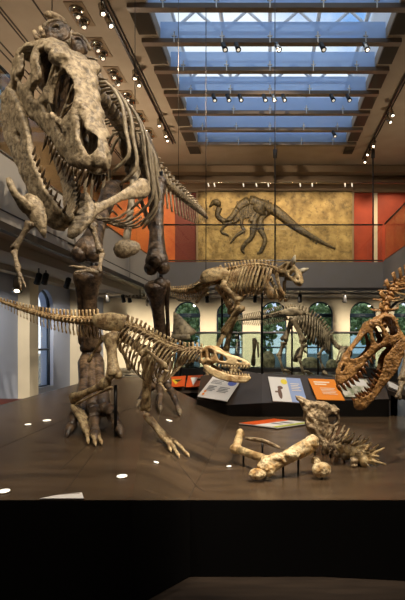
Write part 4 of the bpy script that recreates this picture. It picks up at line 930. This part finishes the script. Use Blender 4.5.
for sdd in (-1, 1):
    S = np.array([0, sdd*.15, 0.]); Y = YH+sdd*.17
    MB().tube(cr([P(280, 313, Y), P(288, 312, Y), P(298, 312, Y), P(306, 315, Y)], 7), [.03, .06, .1, .11, .09, .06, .03], 8, wide=UP, ratio=.25).build('hip_blade', mo, HD)
    k0 = (304, 342) if sdd < 0 else (284, 340); an = (299, 358) if sdd < 0 else (279, 356)
    bone(HD, 'femur', P(293, 318, Y), P(*k0, Y), .055, .09, .09, mo, wide=(1, 0, 0)); bone(HD, 'tibia', P(k0[0], k0[1]+2, Y), P(*an, Y), .045, .08, .06, mo)
    foot(HD, mo, P(*an, Y), onz(an[0]+4, Y, bz+.08), [onz(an[0]+k, Y-.12+.02*k, bz+.03) for k in (5, 9, 12)], .035, .045, .035)
    MB().tube(cr([P(312, 326, Y+.05*sdd), P(318, 334, Y+.05*sdd), P(324, 343, Y+.05*sdd)], 6), [.04, .04, .05, .06, .08, .04], 8, wide=(1, 0, 1), ratio=.3).build('shoulder_blade', mo, HD)
    bone(HD, 'upper_arm', P(325, 344, Y), P(319, 355, Y), .03, .05, .045, mo); bone(HD, 'forearm', P(319, 356, Y), P(323, 368, Y), .022, .04, .035, mo)
    f_ = MB().ell(onz(324, Y, bz+.05), ((.05, 0, 0), (0, .05, 0), (0, 0, .05)), 8, 6).build('hand', mo, HD)
    for q in (-1, 0, 1): toe(f_, mo, onz(324+q, Y-.02, bz+.06), onz(326+q*1.5, Y-.12, bz+.03), .02, .6, 2)
bone(HD, 'pubis', P(293, 320, YH), P(309, 334, YH), .03, .05, .04, mo)
org = (349, 349); Ah, ah, Lh_ = pose(org, (340, 366), YH-.15, -.2); wv = np.array([.8, 0, .6]); uh = nrm(wv-ah*(wv@ah)); shh = np.cross(ah, uh)
hd = head(HD, Ah, ah, shh, uh, .5, [(-.02, .12), (.2, .2), (.45, .15), (.75, .08), (1, .02), (1.02, -.12), (.8, -.1), (.5, -.14), (.1, -.2), (-.05, -.1)], [[(.08, -.08), (.08, .06), (.16, .06), (.16, -.08)], [(.25, 0), (.27, .1), (.38, .08), (.35, -.02)], [(.7, .0), (.75, .04), (.88, .0), (.78, -.03)]],
     lambda X, H: np.interp(X, [0, .4, .8, 1.05], [.2, .18, .1, .12]), mo, h=.035, t=.035, nz_amp=.003)
V, F = sculpt_jaw([(0, .02), (.15, .1), (.4, .03), (.9, .03), (.95, -.05), (.4, -.1), (.1, -.1)], lambda X, H: np.interp(X, [0, .5, .9], [.2, .15, .06]), .03, .03)
sdf_obj('lower_jaw', place(V, Ah-uh*.12, ah, shh, uh, .45), F, mo, HD)
for px in (292, 318):
    a = P(px, 322, YH); MB().tube([a, np.array([a[0], a[1], bz])], .02, 8).build('support_post', M['steel'], HD)
t_ = thing('exhibit_plinth', 'long dark plinth under the skeleton at the arched windows', 'plinth', (1.0, 11.8, 0)); MB().box((-.1, 10.95, 0), (2.1, 12.5, bz-.03)).build('plinth_body', M['console_side'], t_, smooth=False)
MB().box((-.15, 10.9, bz-.03), (2.15, 12.55, bz)).build('plinth_top', M['console'], t_, smooth=False)

# ================================================================== brown skull with neck at the right
AL = thing('allosaur_skeleton', 'orange-brown skull and neck leaning in from the right with open jaws', 'dinosaur skeleton', P(425, 460, 4.6))
mA = M['bone_orange']; z4 = lambda pts: [(324+x/4.284, 280+y/4.284) for x, y in pts]
org, tip = z4([(320, 235), (55, 445)]); YA, dYA = 4.15, -.05
outl = z4([(52, 440), (58, 395), (92, 325), (135, 270), (170, 212), (182, 190), (210, 182), (240, 160), (290, 165), (322, 230), (345, 262), (325, 272), (290, 285), (250, 300), (222, 320), (190, 355), (160, 395), (125, 432), (90, 458), (62, 468)])
pr, Lp, ax2, up2 = px_profile(outl, org, tip)
if up2[1] > 0: up2 = -up2
hl = [px_profile(z4(q), org, tip)[0] for q in ([(110, 350), (118, 318), (150, 275), (180, 240), (192, 280), (185, 308), (145, 345)], [(198, 222), (220, 212), (240, 240), (243, 268), (222, 285), (205, 262)], [(232, 200), (245, 178), (280, 186), (302, 236), (272, 250), (252, 225)], [(70, 405), (78, 385), (88, 380), (84, 400)])]
Aa, aa, La = pose((org[0]-1, org[1]-2), (tip[0]-1, tip[1]-3), YA, dYA); wv = np.array([up2[0], 0, -up2[1]]); ua = nrm(wv-aa*(wv@aa)); sa = np.cross(aa, ua)
WA = lambda X, H: np.interp(X, [-.05, .15, .35, .6, 1.0], [.17, .18, .14, .09, .05])
hd = head(AL, Aa, aa, sa, ua, La, pr, hl, WA, mA, h=.011, t=.017, floor_h=-.02, nz_amp=.003, struts=[((.2, .14, .12), (.18, .15, -.08), .02, .02)])
jl = z4([(345, 258), (333, 320), (302, 400), (262, 452), (205, 530), (172, 565), (138, 562), (132, 530), (150, 512), (185, 500), (210, 470), (238, 405), (252, 340), (285, 298), (315, 262)])
pj = px_profile(jl, org, tip)[0]
WJa = lambda X, H: np.interp(X, [0, .3, .8, .93, 1.0], [.165, .15, .08, .04, .0])
V, F = sculpt_jaw(pj, WJa, .017, .012); jw = sdf_obj('lower_jaw', place(V, Aa, aa, sa, ua, La), F, mA, AL)
tl = z4([(66, 466), (85, 460), (103, 450), (120, 437), (136, 422), (152, 406), (166, 388), (180, 370), (194, 352), (208, 336)]); td = nrm(aa*.25-ua)
for sg in (1, -1):
    for i, q in enumerate(tl):
        x, hh = px_profile([q], org, tip)[0][0]; p = place(np.array([[x, sg*float(WA(x, 0))*.82, hh+.015]]), Aa, aa, sa, ua, La)[0]
        tooth(hd, M['tooth_brown'], p, td, -aa, .075 if i < 7 else .055, .012)
    for i, q in enumerate(z4([(140, 530), (155, 512), (170, 505), (186, 498), (200, 484), (212, 464), (222, 444), (232, 424), (238, 404)])):
        x, hh = px_profile([q], org, tip)[0][0]; p = place(np.array([[x, sg*float(WJa(x, 0)), hh-.01]]), Aa, aa, sa, ua, La)[0]
        tooth(jw, M['tooth_brown'], p, ua*.9+aa*.25, -aa, .055, .011)
nA = spine(AL, mA, [(384, 322, 4.4), (386, 306, 4.45), (391, 294, 4.5), (400, 286, 4.6), (415, 280, 4.8), (440, 282, 5.0)], 12, [(0, .04), (1, .055)], [(0, .08), (.5, .11), (1, .12)], [(0, .09), (1, .12)], name='neck_vertebra', lean=.0)
for f in nA[1:]:
    for sdd in (-1, 1): rib(AL, M['bone_gold'], f, sdd, .16, .07, .14, .007, name='neck_rib', down=f[2])
bA = spine(AL, mA, [(447, 284, 5.05), (480, 292, 5.3), (520, 300, 5.6)], 10, [(0, .055), (1, .06)], [(0, .12), (1, .14)], [(0, .1), (1, .1)], name='back_vertebra')
for f in bA:
    for sdd in (-1, 1): rib(AL, mA, f, sdd, .55, .2, .1, .016)
bone(AL, 'upper_arm', P(408, 352, 4.7), P(402, 380, 4.6), .03, .045, .04, M['bone_dark']); bone(AL, 'forearm', P(402, 382, 4.6), P(398, 398, 4.5), .022, .035, .03, M['bone_dark'])
MB().tube(cr([P(430, 300, 5.0), P(420, 325, 4.85), P(410, 348, 4.75)], 7), [.03, .04, .04, .05, .07, .08, .04], 8, wide=(1, 0, 0), ratio=.4).build('shoulder_blade', M['bone_dark'], AL)
q = bA[1][0]; MB().tube([q, np.array([q[0], q[1], dz(q[0], q[1])])], .025, 8).build('support_post', M['steel'], AL)
MB().tube(cr([P(386, 310, 4.45)-UP*.03, P(400, 296, 4.6)-UP*.04, P(430, 292, 5.0)-UP*.04, q], 12), .014, 6).build('neck_rod', M['steel'], AL)

# ================================================================== gold fossil slab on the balcony
MU = thing('fossil_slab', 'large gold stone slab with an ostrich-like fossil skeleton on the balcony', 'wall exhibit', (.7, 17.4, ZB))
x0, x1 = (198-270)/500*17.4, (352-270)/500*17.4; MB().box((x0, 17.38, EYE+(340-263)/500*17.4), (x1, 17.46, EYE+(340-191)/500*17.4)).build('stone_slab', M['mural'], MU, smooth=False)
mb = MB(); zt = EYE+(340-190)/500*17.4; zbm = EYE+(340-264)/500*17.4
for a, b in (((x0-.06, 17.34, zbm), (x0, 17.48, zt)), ((x1, 17.34, zbm), (x1+.06, 17.48, zt)), ((x0-.06, 17.34, zt), (x1+.06, 17.48, zt+.05))): mb.box(a, b)
mb.build('slab_frame', M['taupe'], MU, smooth=False)
fz = lambda x, y, d=17.36: P(190+x/2.531, 180+y/2.531, d); mf = M['fossil']
def fb(name, pts, r, ratio=.6): return MB().tube(cr([fz(*p) for p in pts], max(6, 4*len(pts))), [1.5*lerp([(i/(len(r)-1), v) for i, v in enumerate(r)], k/(max(6, 4*len(pts))-1)) for k in range(max(6, 4*len(pts)))], 6, wide=(1, 0, .2), ratio=ratio).build(name, mf, MU)
MB().tube(cr([fz(50, 68), fz(58, 58), fz(68, 56), fz(76, 66)], 8), [.02, .05, .07, .1, .12, .12, .1, .04], 8).build('skull', mf, MU)
fb('neck', [(74, 70), (70, 90), (88, 104), (105, 95), (120, 74)], [.07, .06, .06, .07, .08]); fb('back', [(120, 74), (135, 60), (155, 52), (175, 60), (205, 70)], [.08, .11, .12, .12, .1])
fb('tail', [(205, 70), (230, 88), (270, 120), (320, 150), (368, 174)], [.13, .11, .08, .05, .02])
for i in range(16): fb('tail_spine', [(212+i*7.5, 74+i*5), (208+i*7.4, 84+i*5.2)], [.03, .02])
for i in range(11): fb('rib', [(114+i*6.5, 70-i*1.4), (116+i*5.4, 88), (110+i*5, 108-i*1.8)], [.035, .035, .02])
for i in range(12): fb('back_spine', [(122+i*7, 68-8*math.sin(i/4.)), (120+i*7, 54-8*math.sin(i/4.))], [.035, .025])
fb('hip_bones', [(165, 62), (185, 75), (210, 66)], [.12, .2, .1]); fb('pubis', [(172, 78), (158, 95), (155, 106)], [.06, .05, .08])
fb('femur', [(182, 78), (165, 100), (160, 125)], [.09, .06, .09]); fb('shin', [(160, 125), (155, 145), (140, 160)], [.08, .05, .05]); fb('foot', [(140, 160), (132, 175), (138, 186)], [.05, .05, .02])
fb('femur', [(195, 80), (180, 100), (178, 125)], [.09, .06, .09]); fb('shin', [(178, 125), (190, 150), (185, 170)], [.07, .05, .05]); fb('foot', [(185, 170), (178, 182), (170, 186)], [.05, .05, .02])
fb('upper_arm', [(125, 85), (115, 105), (95, 110)], [.05, .04, .04]); fb('hand', [(95, 110), (82, 122), (80, 132), (98, 140)], [.04, .03, .03, .02]); fb('upper_arm', [(135, 88), (130, 112), (138, 128)], [.05, .04, .04]); fb('hand', [(138, 128), (118, 140), (102, 160)], [.04, .03, .02])
fb('forearm', [(96, 112), (84, 108), (80, 102)], [.04, .03, .02])

# ================================================================== loose bones on the right of the platform
z5 = lambda x, y: (225+x/2.382, 395+y/2.382)
def Q(x, y, z):       # pixel of the close view at height z above the platform
    px, py = z5(x, y); zz = dz(.3, 4.2)+z-EYE; Y = 500*zz/(340-py); return P(px, py, Y)
def on(o, z): return o
def stand(root, p, r=.009):
    MB().tube([p, np.array([p[0], p[1], dz(p[0], p[1])])], r, 8).build('support_rod', M['steel'], root)
def lump(mb, c, r, ax=(1, 1, 1), nse=.1): mb.ell(c, ((r*ax[0], 0, 0), (0, r*ax[1], 0), (0, 0, r*ax[2])), 16, 10, nse*.35)
# pale long bone
a, b = Q(78, 183, .07), Q(218, 112, .26)
t_ = thing('fossil_thigh_bone', 'pale knobbly fossil thigh bone propped diagonally among the bones', 'fossil bone', (a[0], a[1], dz(a[0], a[1])))
mb = MB(); d = b-a; mb.tube([a+d*k for k in (0, .06, .15, .3, .45, .6, .75, .9, 1)], [.035, .07, .075, .058, .056, .062, .068, .072, .04], 14, ratio=.8); lump(mb, a+[.0, -.02, -.01], .055, (1.3, 1, .8)); lump(mb, a+d*.3+[0, 0, .035], .05, (1.3, 1, .8), .25); lump(mb, a+d*.55+[0, -.03, .01], .05, (1.5, 1, .8), .25); lump(mb, b-d*.08+[0, 0, .02], .06, (1, 1, 1), .25); lump(mb, a+d*.12+[.03, -.02, -.01], .05, (1, 1, 1), .25); mb.build('shaft', M['bone_pale'], t_, sub=1)
for k in (.42, .68): stand(t_, a+d*k)
# left bone with two knobs
a, b = Q(36, 92, .20), Q(100, 155, .11)
t_ = thing('fossil_upper_arm', 'brown fossil limb bone at the left end of the pile with rounded head', 'fossil bone', (a[0], a[1], dz(a[0], a[1])))
mb = MB(); c = Q(26, 128, .13); mb.tube([a, (a+c)/2, c], [.042, .036, .046], 12); lump(mb, a, .044, (.9, 1, 1.1), .2); lump(mb, c, .052, (1.1, 1, .9), .2); mb.tube([c, c+(b-c)*.3, c+(b-c)*.7, b], [.045, .035, .036, .05], 12, ratio=.8); lump(mb, b, .045, (1.2, 1, .9)); mb.build('shaft', M['bone_gold'], t_, sub=1); stand(t_, Q(44, 140, .11)); stand(t_, Q(92, 152, .09))
# thin rib behind
a, b = Q(48, 108, .16), Q(132, 132, .13)
t_ = thing('fossil_rib', 'thin brown fossil rib lying behind the pale thigh bone', 'fossil bone', (a[0], a[1], dz(a[0], a[1])))
MB().tube(cr([a+[0, .1, 0], (a+b)/2+[0, .12, .015], b+[0, .1, 0]], 9), [.012, .018, .02, .02, .02, .02, .02, .016, .01], 8, ratio=.6).build('shaft', M['bone_grey'], t_); stand(t_, (a+b)/2+[0, .115, 0])
# round pale lump
a = Q(230, 178, .07); t_ = thing('fossil_joint_knob', 'pale rounded fossil joint under the grey skull piece', 'fossil bone', (a[0], a[1], dz(a[0], a[1])))
mb = MB(); lump(mb, a, .07, (1.15, 1, .85), .15); c = Q(212, 152, .11); mb.tube([a, (a+c)/2, c], [.04, .032, .045], 10); mb.build('knob', M['bone_pale'], t_, sub=1); stand(t_, a)
# grey skull piece with socket (sculpted)
ctr = P(317, 430, 4.75); ctr[2] = dz(ctr[0], 4.6)+.30
t_ = thing('fossil_skull_block', 'rough grey fossil skull piece with pointed horn and dark socket', 'fossil skull', (ctr[0], ctr[1], dz(ctr[0], ctr[1])))
zz = lambda pts: [((x-225)/2.382/500*5.1, -(y-90)/2.382/500*5.1) for x, y in pts]
V, F = sculpt_skull(zz([(175, 30), (192, 36), (215, 44), (240, 46), (268, 56), (274, 76), (272, 92), (262, 112), (245, 128), (235, 140), (215, 132), (205, 110), (198, 85), (192, 55)]), [zz([(246, 74), (258, 70), (270, 76), (266, 90), (252, 92)])],
     lambda X, H: .10+0*X+.03*np.sin(X*30), h=.009, t=.03, nz_amp=.006, knobs=[(.0, .06, .06, .035, 1.5, 1, .8), (.04, .08, -.04, .03, 1, 1, 1), (-.03, .08, -.02, .03, 1, .8, 1.4)], pits=[(.01, .12, -.02, .025), (-.02, .13, .05, .02)])
V2 = np.stack([ctr[0]+V[:, 0], ctr[1]+V[:, 1], ctr[2]+V[:, 2]], 1); sdf_obj('skull_piece', V2, F, M['bone_grey'], t_)
for dx, dy in ((-.02, 0), (.06, .03)): stand(t_, ctr+[dx, dy, -.12])
# spiny vertebra cluster
t_ = thing('fossil_backbone', 'grey-tan block of fossil vertebrae bristling with pale spines', 'fossil bones', (P(350, 470, 4.3)[0], 4.3, dz(P(350, 470, 4.3)[0], 4.3)))
fr, L = frames([(326, 445, 4.65), (340, 448, 4.5), (353, 453, 4.35), (364, 460, 4.25)], 9)
zbase = dz(.7, 4.4)
for i, f in enumerate(fr):
    p = f[0]; mb = MB(); mb.ell(p, ((.04, 0, 0), (0, .065, 0), (0, 0, .06)), 10, 8, .06)
    for k in range(10):
        an = -1.4+k*.34+rng.normal()*.12+i*.06; d = nrm(np.array([.25+.09*i, math.sin(an)*-.9, math.cos(an)])) ; ln = rng.uniform(.09, .19)
        if p[2]+d[2]*ln < zbase+.02: d[2] = abs(d[2])*.3
        mb.tube([p+d*.03, p+d*(.03+ln*.5)+[0, 0, .006], p+d*(.03+ln)], [.018, .013, .006], 6, ratio=.6)
    mb.build('vertebra', M['bone_grey'] if i < 3 else M['bone_gold'], t_)
for i in range(9):
    p = fr[6][0]+np.array([rng.normal()*.03, rng.normal()*.03, rng.normal()*.02]); d = nrm(np.array([.8+rng.normal()*.2, -.5+rng.normal()*.5, rng.uniform(-.35, .5)])); MB().tube([p, p+d*.1, p+d*.2+[0, 0, -.01]], [.012, .008, .003], 6, ratio=.5).build('spine', M['bone_pale'], t_)
mb = MB()
for k in range(14):
    q = fr[k % 9][0]+np.array([rng.normal()*.02, rng.normal()*.04, -.03-.03*rng.random()]); mb.ball(q, rng.uniform(.025, .045), 8, 6, .15)
mb.build('matrix', M['bone_grey'], t_)
for i in (1, 4, 7): stand(t_, fr[i][0])

# ================================================================== display cases and small specimens in the far hall
def case(label, x0, x1, y0, y1, z0, z1):
    t_ = thing('display_case', label, 'display case', ((x0+x1)/2, (y0+y1)/2, 0))
    MB().box((x0, y0, 0), (x1, y1, z0)).build('case_base', M['console_side'], t_, smooth=False)
    for a, b in (((x0, y0, z0), (x1, y0+.012, z1)), ((x0, y1-.012, z0), (x1, y1, z1)), ((x0, y0+.012, z0), (x0+.012, y1-.012, z1)), ((x1-.012, y0+.012, z0), (x1, y1-.012, z1))):
        MB().box(a, b).build('glass_pane', M['g_case'], t_, smooth=False)
    mb = MB(); r = .015
    for z in (z1,):
        for a, b in (((x0, y0), (x1, y0)), ((x1, y0), (x1, y1)), ((x1, y1), (x0, y1)), ((x0, y1), (x0, y0))): mb.tube([(*a, z), (*b, z)], r*1.6, 6)
    mb.build('top_rail', M['fascia'], t_)
XX = lambda px, Y: (px-270)/500*Y
case('glass display case left of the horned skeleton leg', XX(172, 13.2), XX(236, 13.2), 13.2, 14.0, .85, EYE+.20)
case('glass display case behind the crouching plant eater', XX(240, 13.2), XX(338, 13.2), 13.2, 14.0, .85, EYE+.20)
case('glass display case to the right behind the brown skull', XX(342, 13.2), XX(398, 13.2), 13.2, 14.0, .85, EYE+.20)
def mount(name, label, cat, px, py, Y, w, h, m_, zb_, kind):
    b = np.array([XX(px, Y), Y, zb_]); t_ = thing(name, label, cat, b); c = P(px, py, Y); W2 = w/500*Y/2; H2 = h/500*Y/2
    mb = MB()
    if kind == 'disc': mb.ell(c, ((W2, 0, 0), (0, .06, 0), (0, 0, H2)), 18, 10, .03); mb.ell(c-[0, .05, 0], ((W2*.6, 0, 0), (0, .05, 0), (0, 0, H2*.6)), 14, 8, .05); mb.tube([c-[0, .09, 0]+[math.cos(k/3)*W2*.35*(1-k/24), 0, math.sin(k/3)*H2*.35*(1-k/24)] for k in range(20)], .012, 6)
    elif kind == 'skull':
        for q, r, sx in ((-.55, .55, 1), (-.1, .62, 1.1), (.35, .42, 1.2), (.75, .25, 1.4)): mb.ell(c+[q*W2, 0, -q*H2*.25], ((W2*.42*sx, 0, 0), (0, .09*r/.6, 0), (0, 0, H2*r*1.3)), 14, 10, .03)
        mb.tube([c+[-.5*W2, -.06, -H2*.7], c+[.2*W2, -.08, -H2*.95], c+[.95*W2, -.03, -H2*.7]], [.03, .025, .015], 8)
    elif kind == 'claw':
        mb.tube(cr([c+[-W2, 0, -H2], c+[-W2*.6, 0, H2*.3], c+[0, 0, H2], c+[W2, 0, H2*.2]], 12), [.06, .07, .07, .065, .06, .055, .05, .04, .035, .03, .02, .006], 10, ratio=.6)
    elif kind == 'limb':
        mb.tube([c+[0, 0, H2], c+[.02, 0, H2*.8], c+[0, 0, 0], c+[-.02, 0, -H2*.8], c+[0, 0, -H2]], [.04, .07, .04, .07, .04], 10); mb.tube([c+[.1, 0, H2*.7], c+[.12, 0, -H2*.4]], [.03, .02], 8)
    mb.build('specimen', m_, t_)
    MB().tube([c, b], .012, 6).build('stand_rod', M['steel'], t_); MB().box(b-[.08, .06, 0], b+[.08, .06, .02]).build('stand_foot', M['black'], t_, smooth=False)
mount('mounted_frill', 'flat disc-like fossil in the case left of the plant eater hind legs', 'fossil', 268, 362, 13.6, 15, 22, M['bone_olive'], .85, 'disc')
mount('mounted_shell', 'round fossil disc in the case between the plant eater legs', 'fossil', 310, 366, 13.6, 20, 18, M['bone_olive'], .85, 'disc')
mount('mounted_shell', 'round fossil near the plant eater front legs', 'fossil', 332, 366, 13.6, 12, 14, M['bone_olive'], .85, 'disc')
mount('mounted_limb', 'dark upright limb fossil right of the horned skeleton leg', 'fossil', 254, 352, 13.6, 5, 28, M['bone_brown'], .85, 'limb')
mount('mounted_claw', 'dark curved claw fossil between the plant eater legs', 'fossil', 301, 355, 13.55, 12, 14, M['bone_brown'], .85, 'claw')
mount('mounted_claw', 'dark curved claw fossil in the case beside the brown skull snout', 'fossil', 346, 358, 13.6, 12, 18, M['bone_brown'], .85, 'claw')
mount('mounted_claw', 'dark curved claw fossil in the case above the red-orange panels', 'fossil', 195, 366, 13.6, 22, 14, M['bone_brown'], .85, 'claw')
mount('mounted_skull', 'small pale skull fossil in the case left of the young skeleton skull', 'fossil', 180, 366, 13.6, 12, 8, M['bone_white'], .85, 'skull')
# grey snouted skull on a pillar behind the big leg
c = P(180, 330, 12.2); t_ = thing('mounted_skull', 'grey pointed skull on a post above the case behind the big leg', 'fossil', (c[0], c[1], 0))
mb = MB(); mb.tube(cr([P(186, 338, 12.2), P(182, 330, 12.2), P(178, 320, 12.2), P(174, 312, 12.2)], 8), [.3, .28, .24, .2, .16, .12, .07, .02], 12, ratio=.5); mb.tube([P(172, 338, 12.1), P(190, 337, 12.1)], [.1, .08], 8); mb.build('specimen', M['bone_olive'], t_)
MB().tube([P(181, 338, 12.2), np.array([c[0], c[1], 0])], .04, 8).build('stand_post', M['steel'], t_)
# pale skulls on a low white shelf under the left
t_ = thing('low_display_shelf', 'low pale shelf against the cream wall behind the young skeleton', 'shelf', P(142, 385, 14.5)*[1, 1, 0]); MB().box((XX(108, 14.5), 14.3, 0), (XX(172, 14.5), 14.9, EYE-1.04)).build('shelf_body', M['wall'], t_, smooth=False, bevel=.01)
zsh = EYE-1.04
mount('mounted_skull', 'pale low skull fossil on the shelf between the young skeleton legs', 'fossil', 128, 371, 14.5, 22, 7, M['bone_white'], zsh, 'skull')
mount('mounted_skull', 'pale skull fossil on the shelf right of the near shin', 'fossil', 158, 369, 14.5, 18, 8, M['bone_white'], zsh, 'skull')
# small hanging marine skeleton
SW = thing('hanging_skeleton', 'small dark swimming skeleton hanging below the back balcony', 'dinosaur skeleton', P(148, 300, 14.0))
sf = spine(SW, M['bone_dark'], [(126, 297, 14), (140, 298, 14), (155, 298, 14), (170, 296, 14), (178, 299, 14)], 16, [(0, .02), (.6, .06), (1, .04)], [(0, .03), (.6, .08), (1, .04)], [(0, .02), (1, .04)], name='vertebra')
for f in sf[6:13]:
    for sdd in (-1, 1): rib(SW, M['bone_dark'], f, sdd, .22, .1, 0, .014)
for sdd in (-1, 1): MB().tube(cr([sf[11][0]+[0, sdd*.1, -.1], sf[11][0]+[-.1, sdd*.3, -.25], sf[11][0]+[-.3, sdd*.4, -.3]], 6), [.03, .05, .06, .05, .04, .01], 8, ratio=.3).build('flipper', M['bone_dark'], SW)
MB().tube([sf[-1][0], sf[-1][0]+[.1, 0, 0], sf[-1][0]+[.35, 0, -.05]], [.06, .08, .02], 8).build('skull', M['bone_dark'], SW)
for i in (4, 11): MB().tube([sf[i][0], np.array([*sf[i][0][:2], ZS+.02])], .008, 6).build('hanging_cable', M['cable'], SW)
# bench
t_ = thing('bench', 'low red-brown bench end at the far left behind the platform', 'bench', (-4.3, 7.6, 0)); MB().box((-4.75, 7.3, .56), (-3.98, 8.2, .64)).build('seat', M['bench'], t_, smooth=False, bevel=.01)
for dx in (-4.7, -4.1): MB().box((dx, 7.35, 0), (dx+.06, 8.15, .56)).build('leg', M['bench'], t_, smooth=False)

for o in bpy.data.objects:
    if '_o' in o: del o['_o']
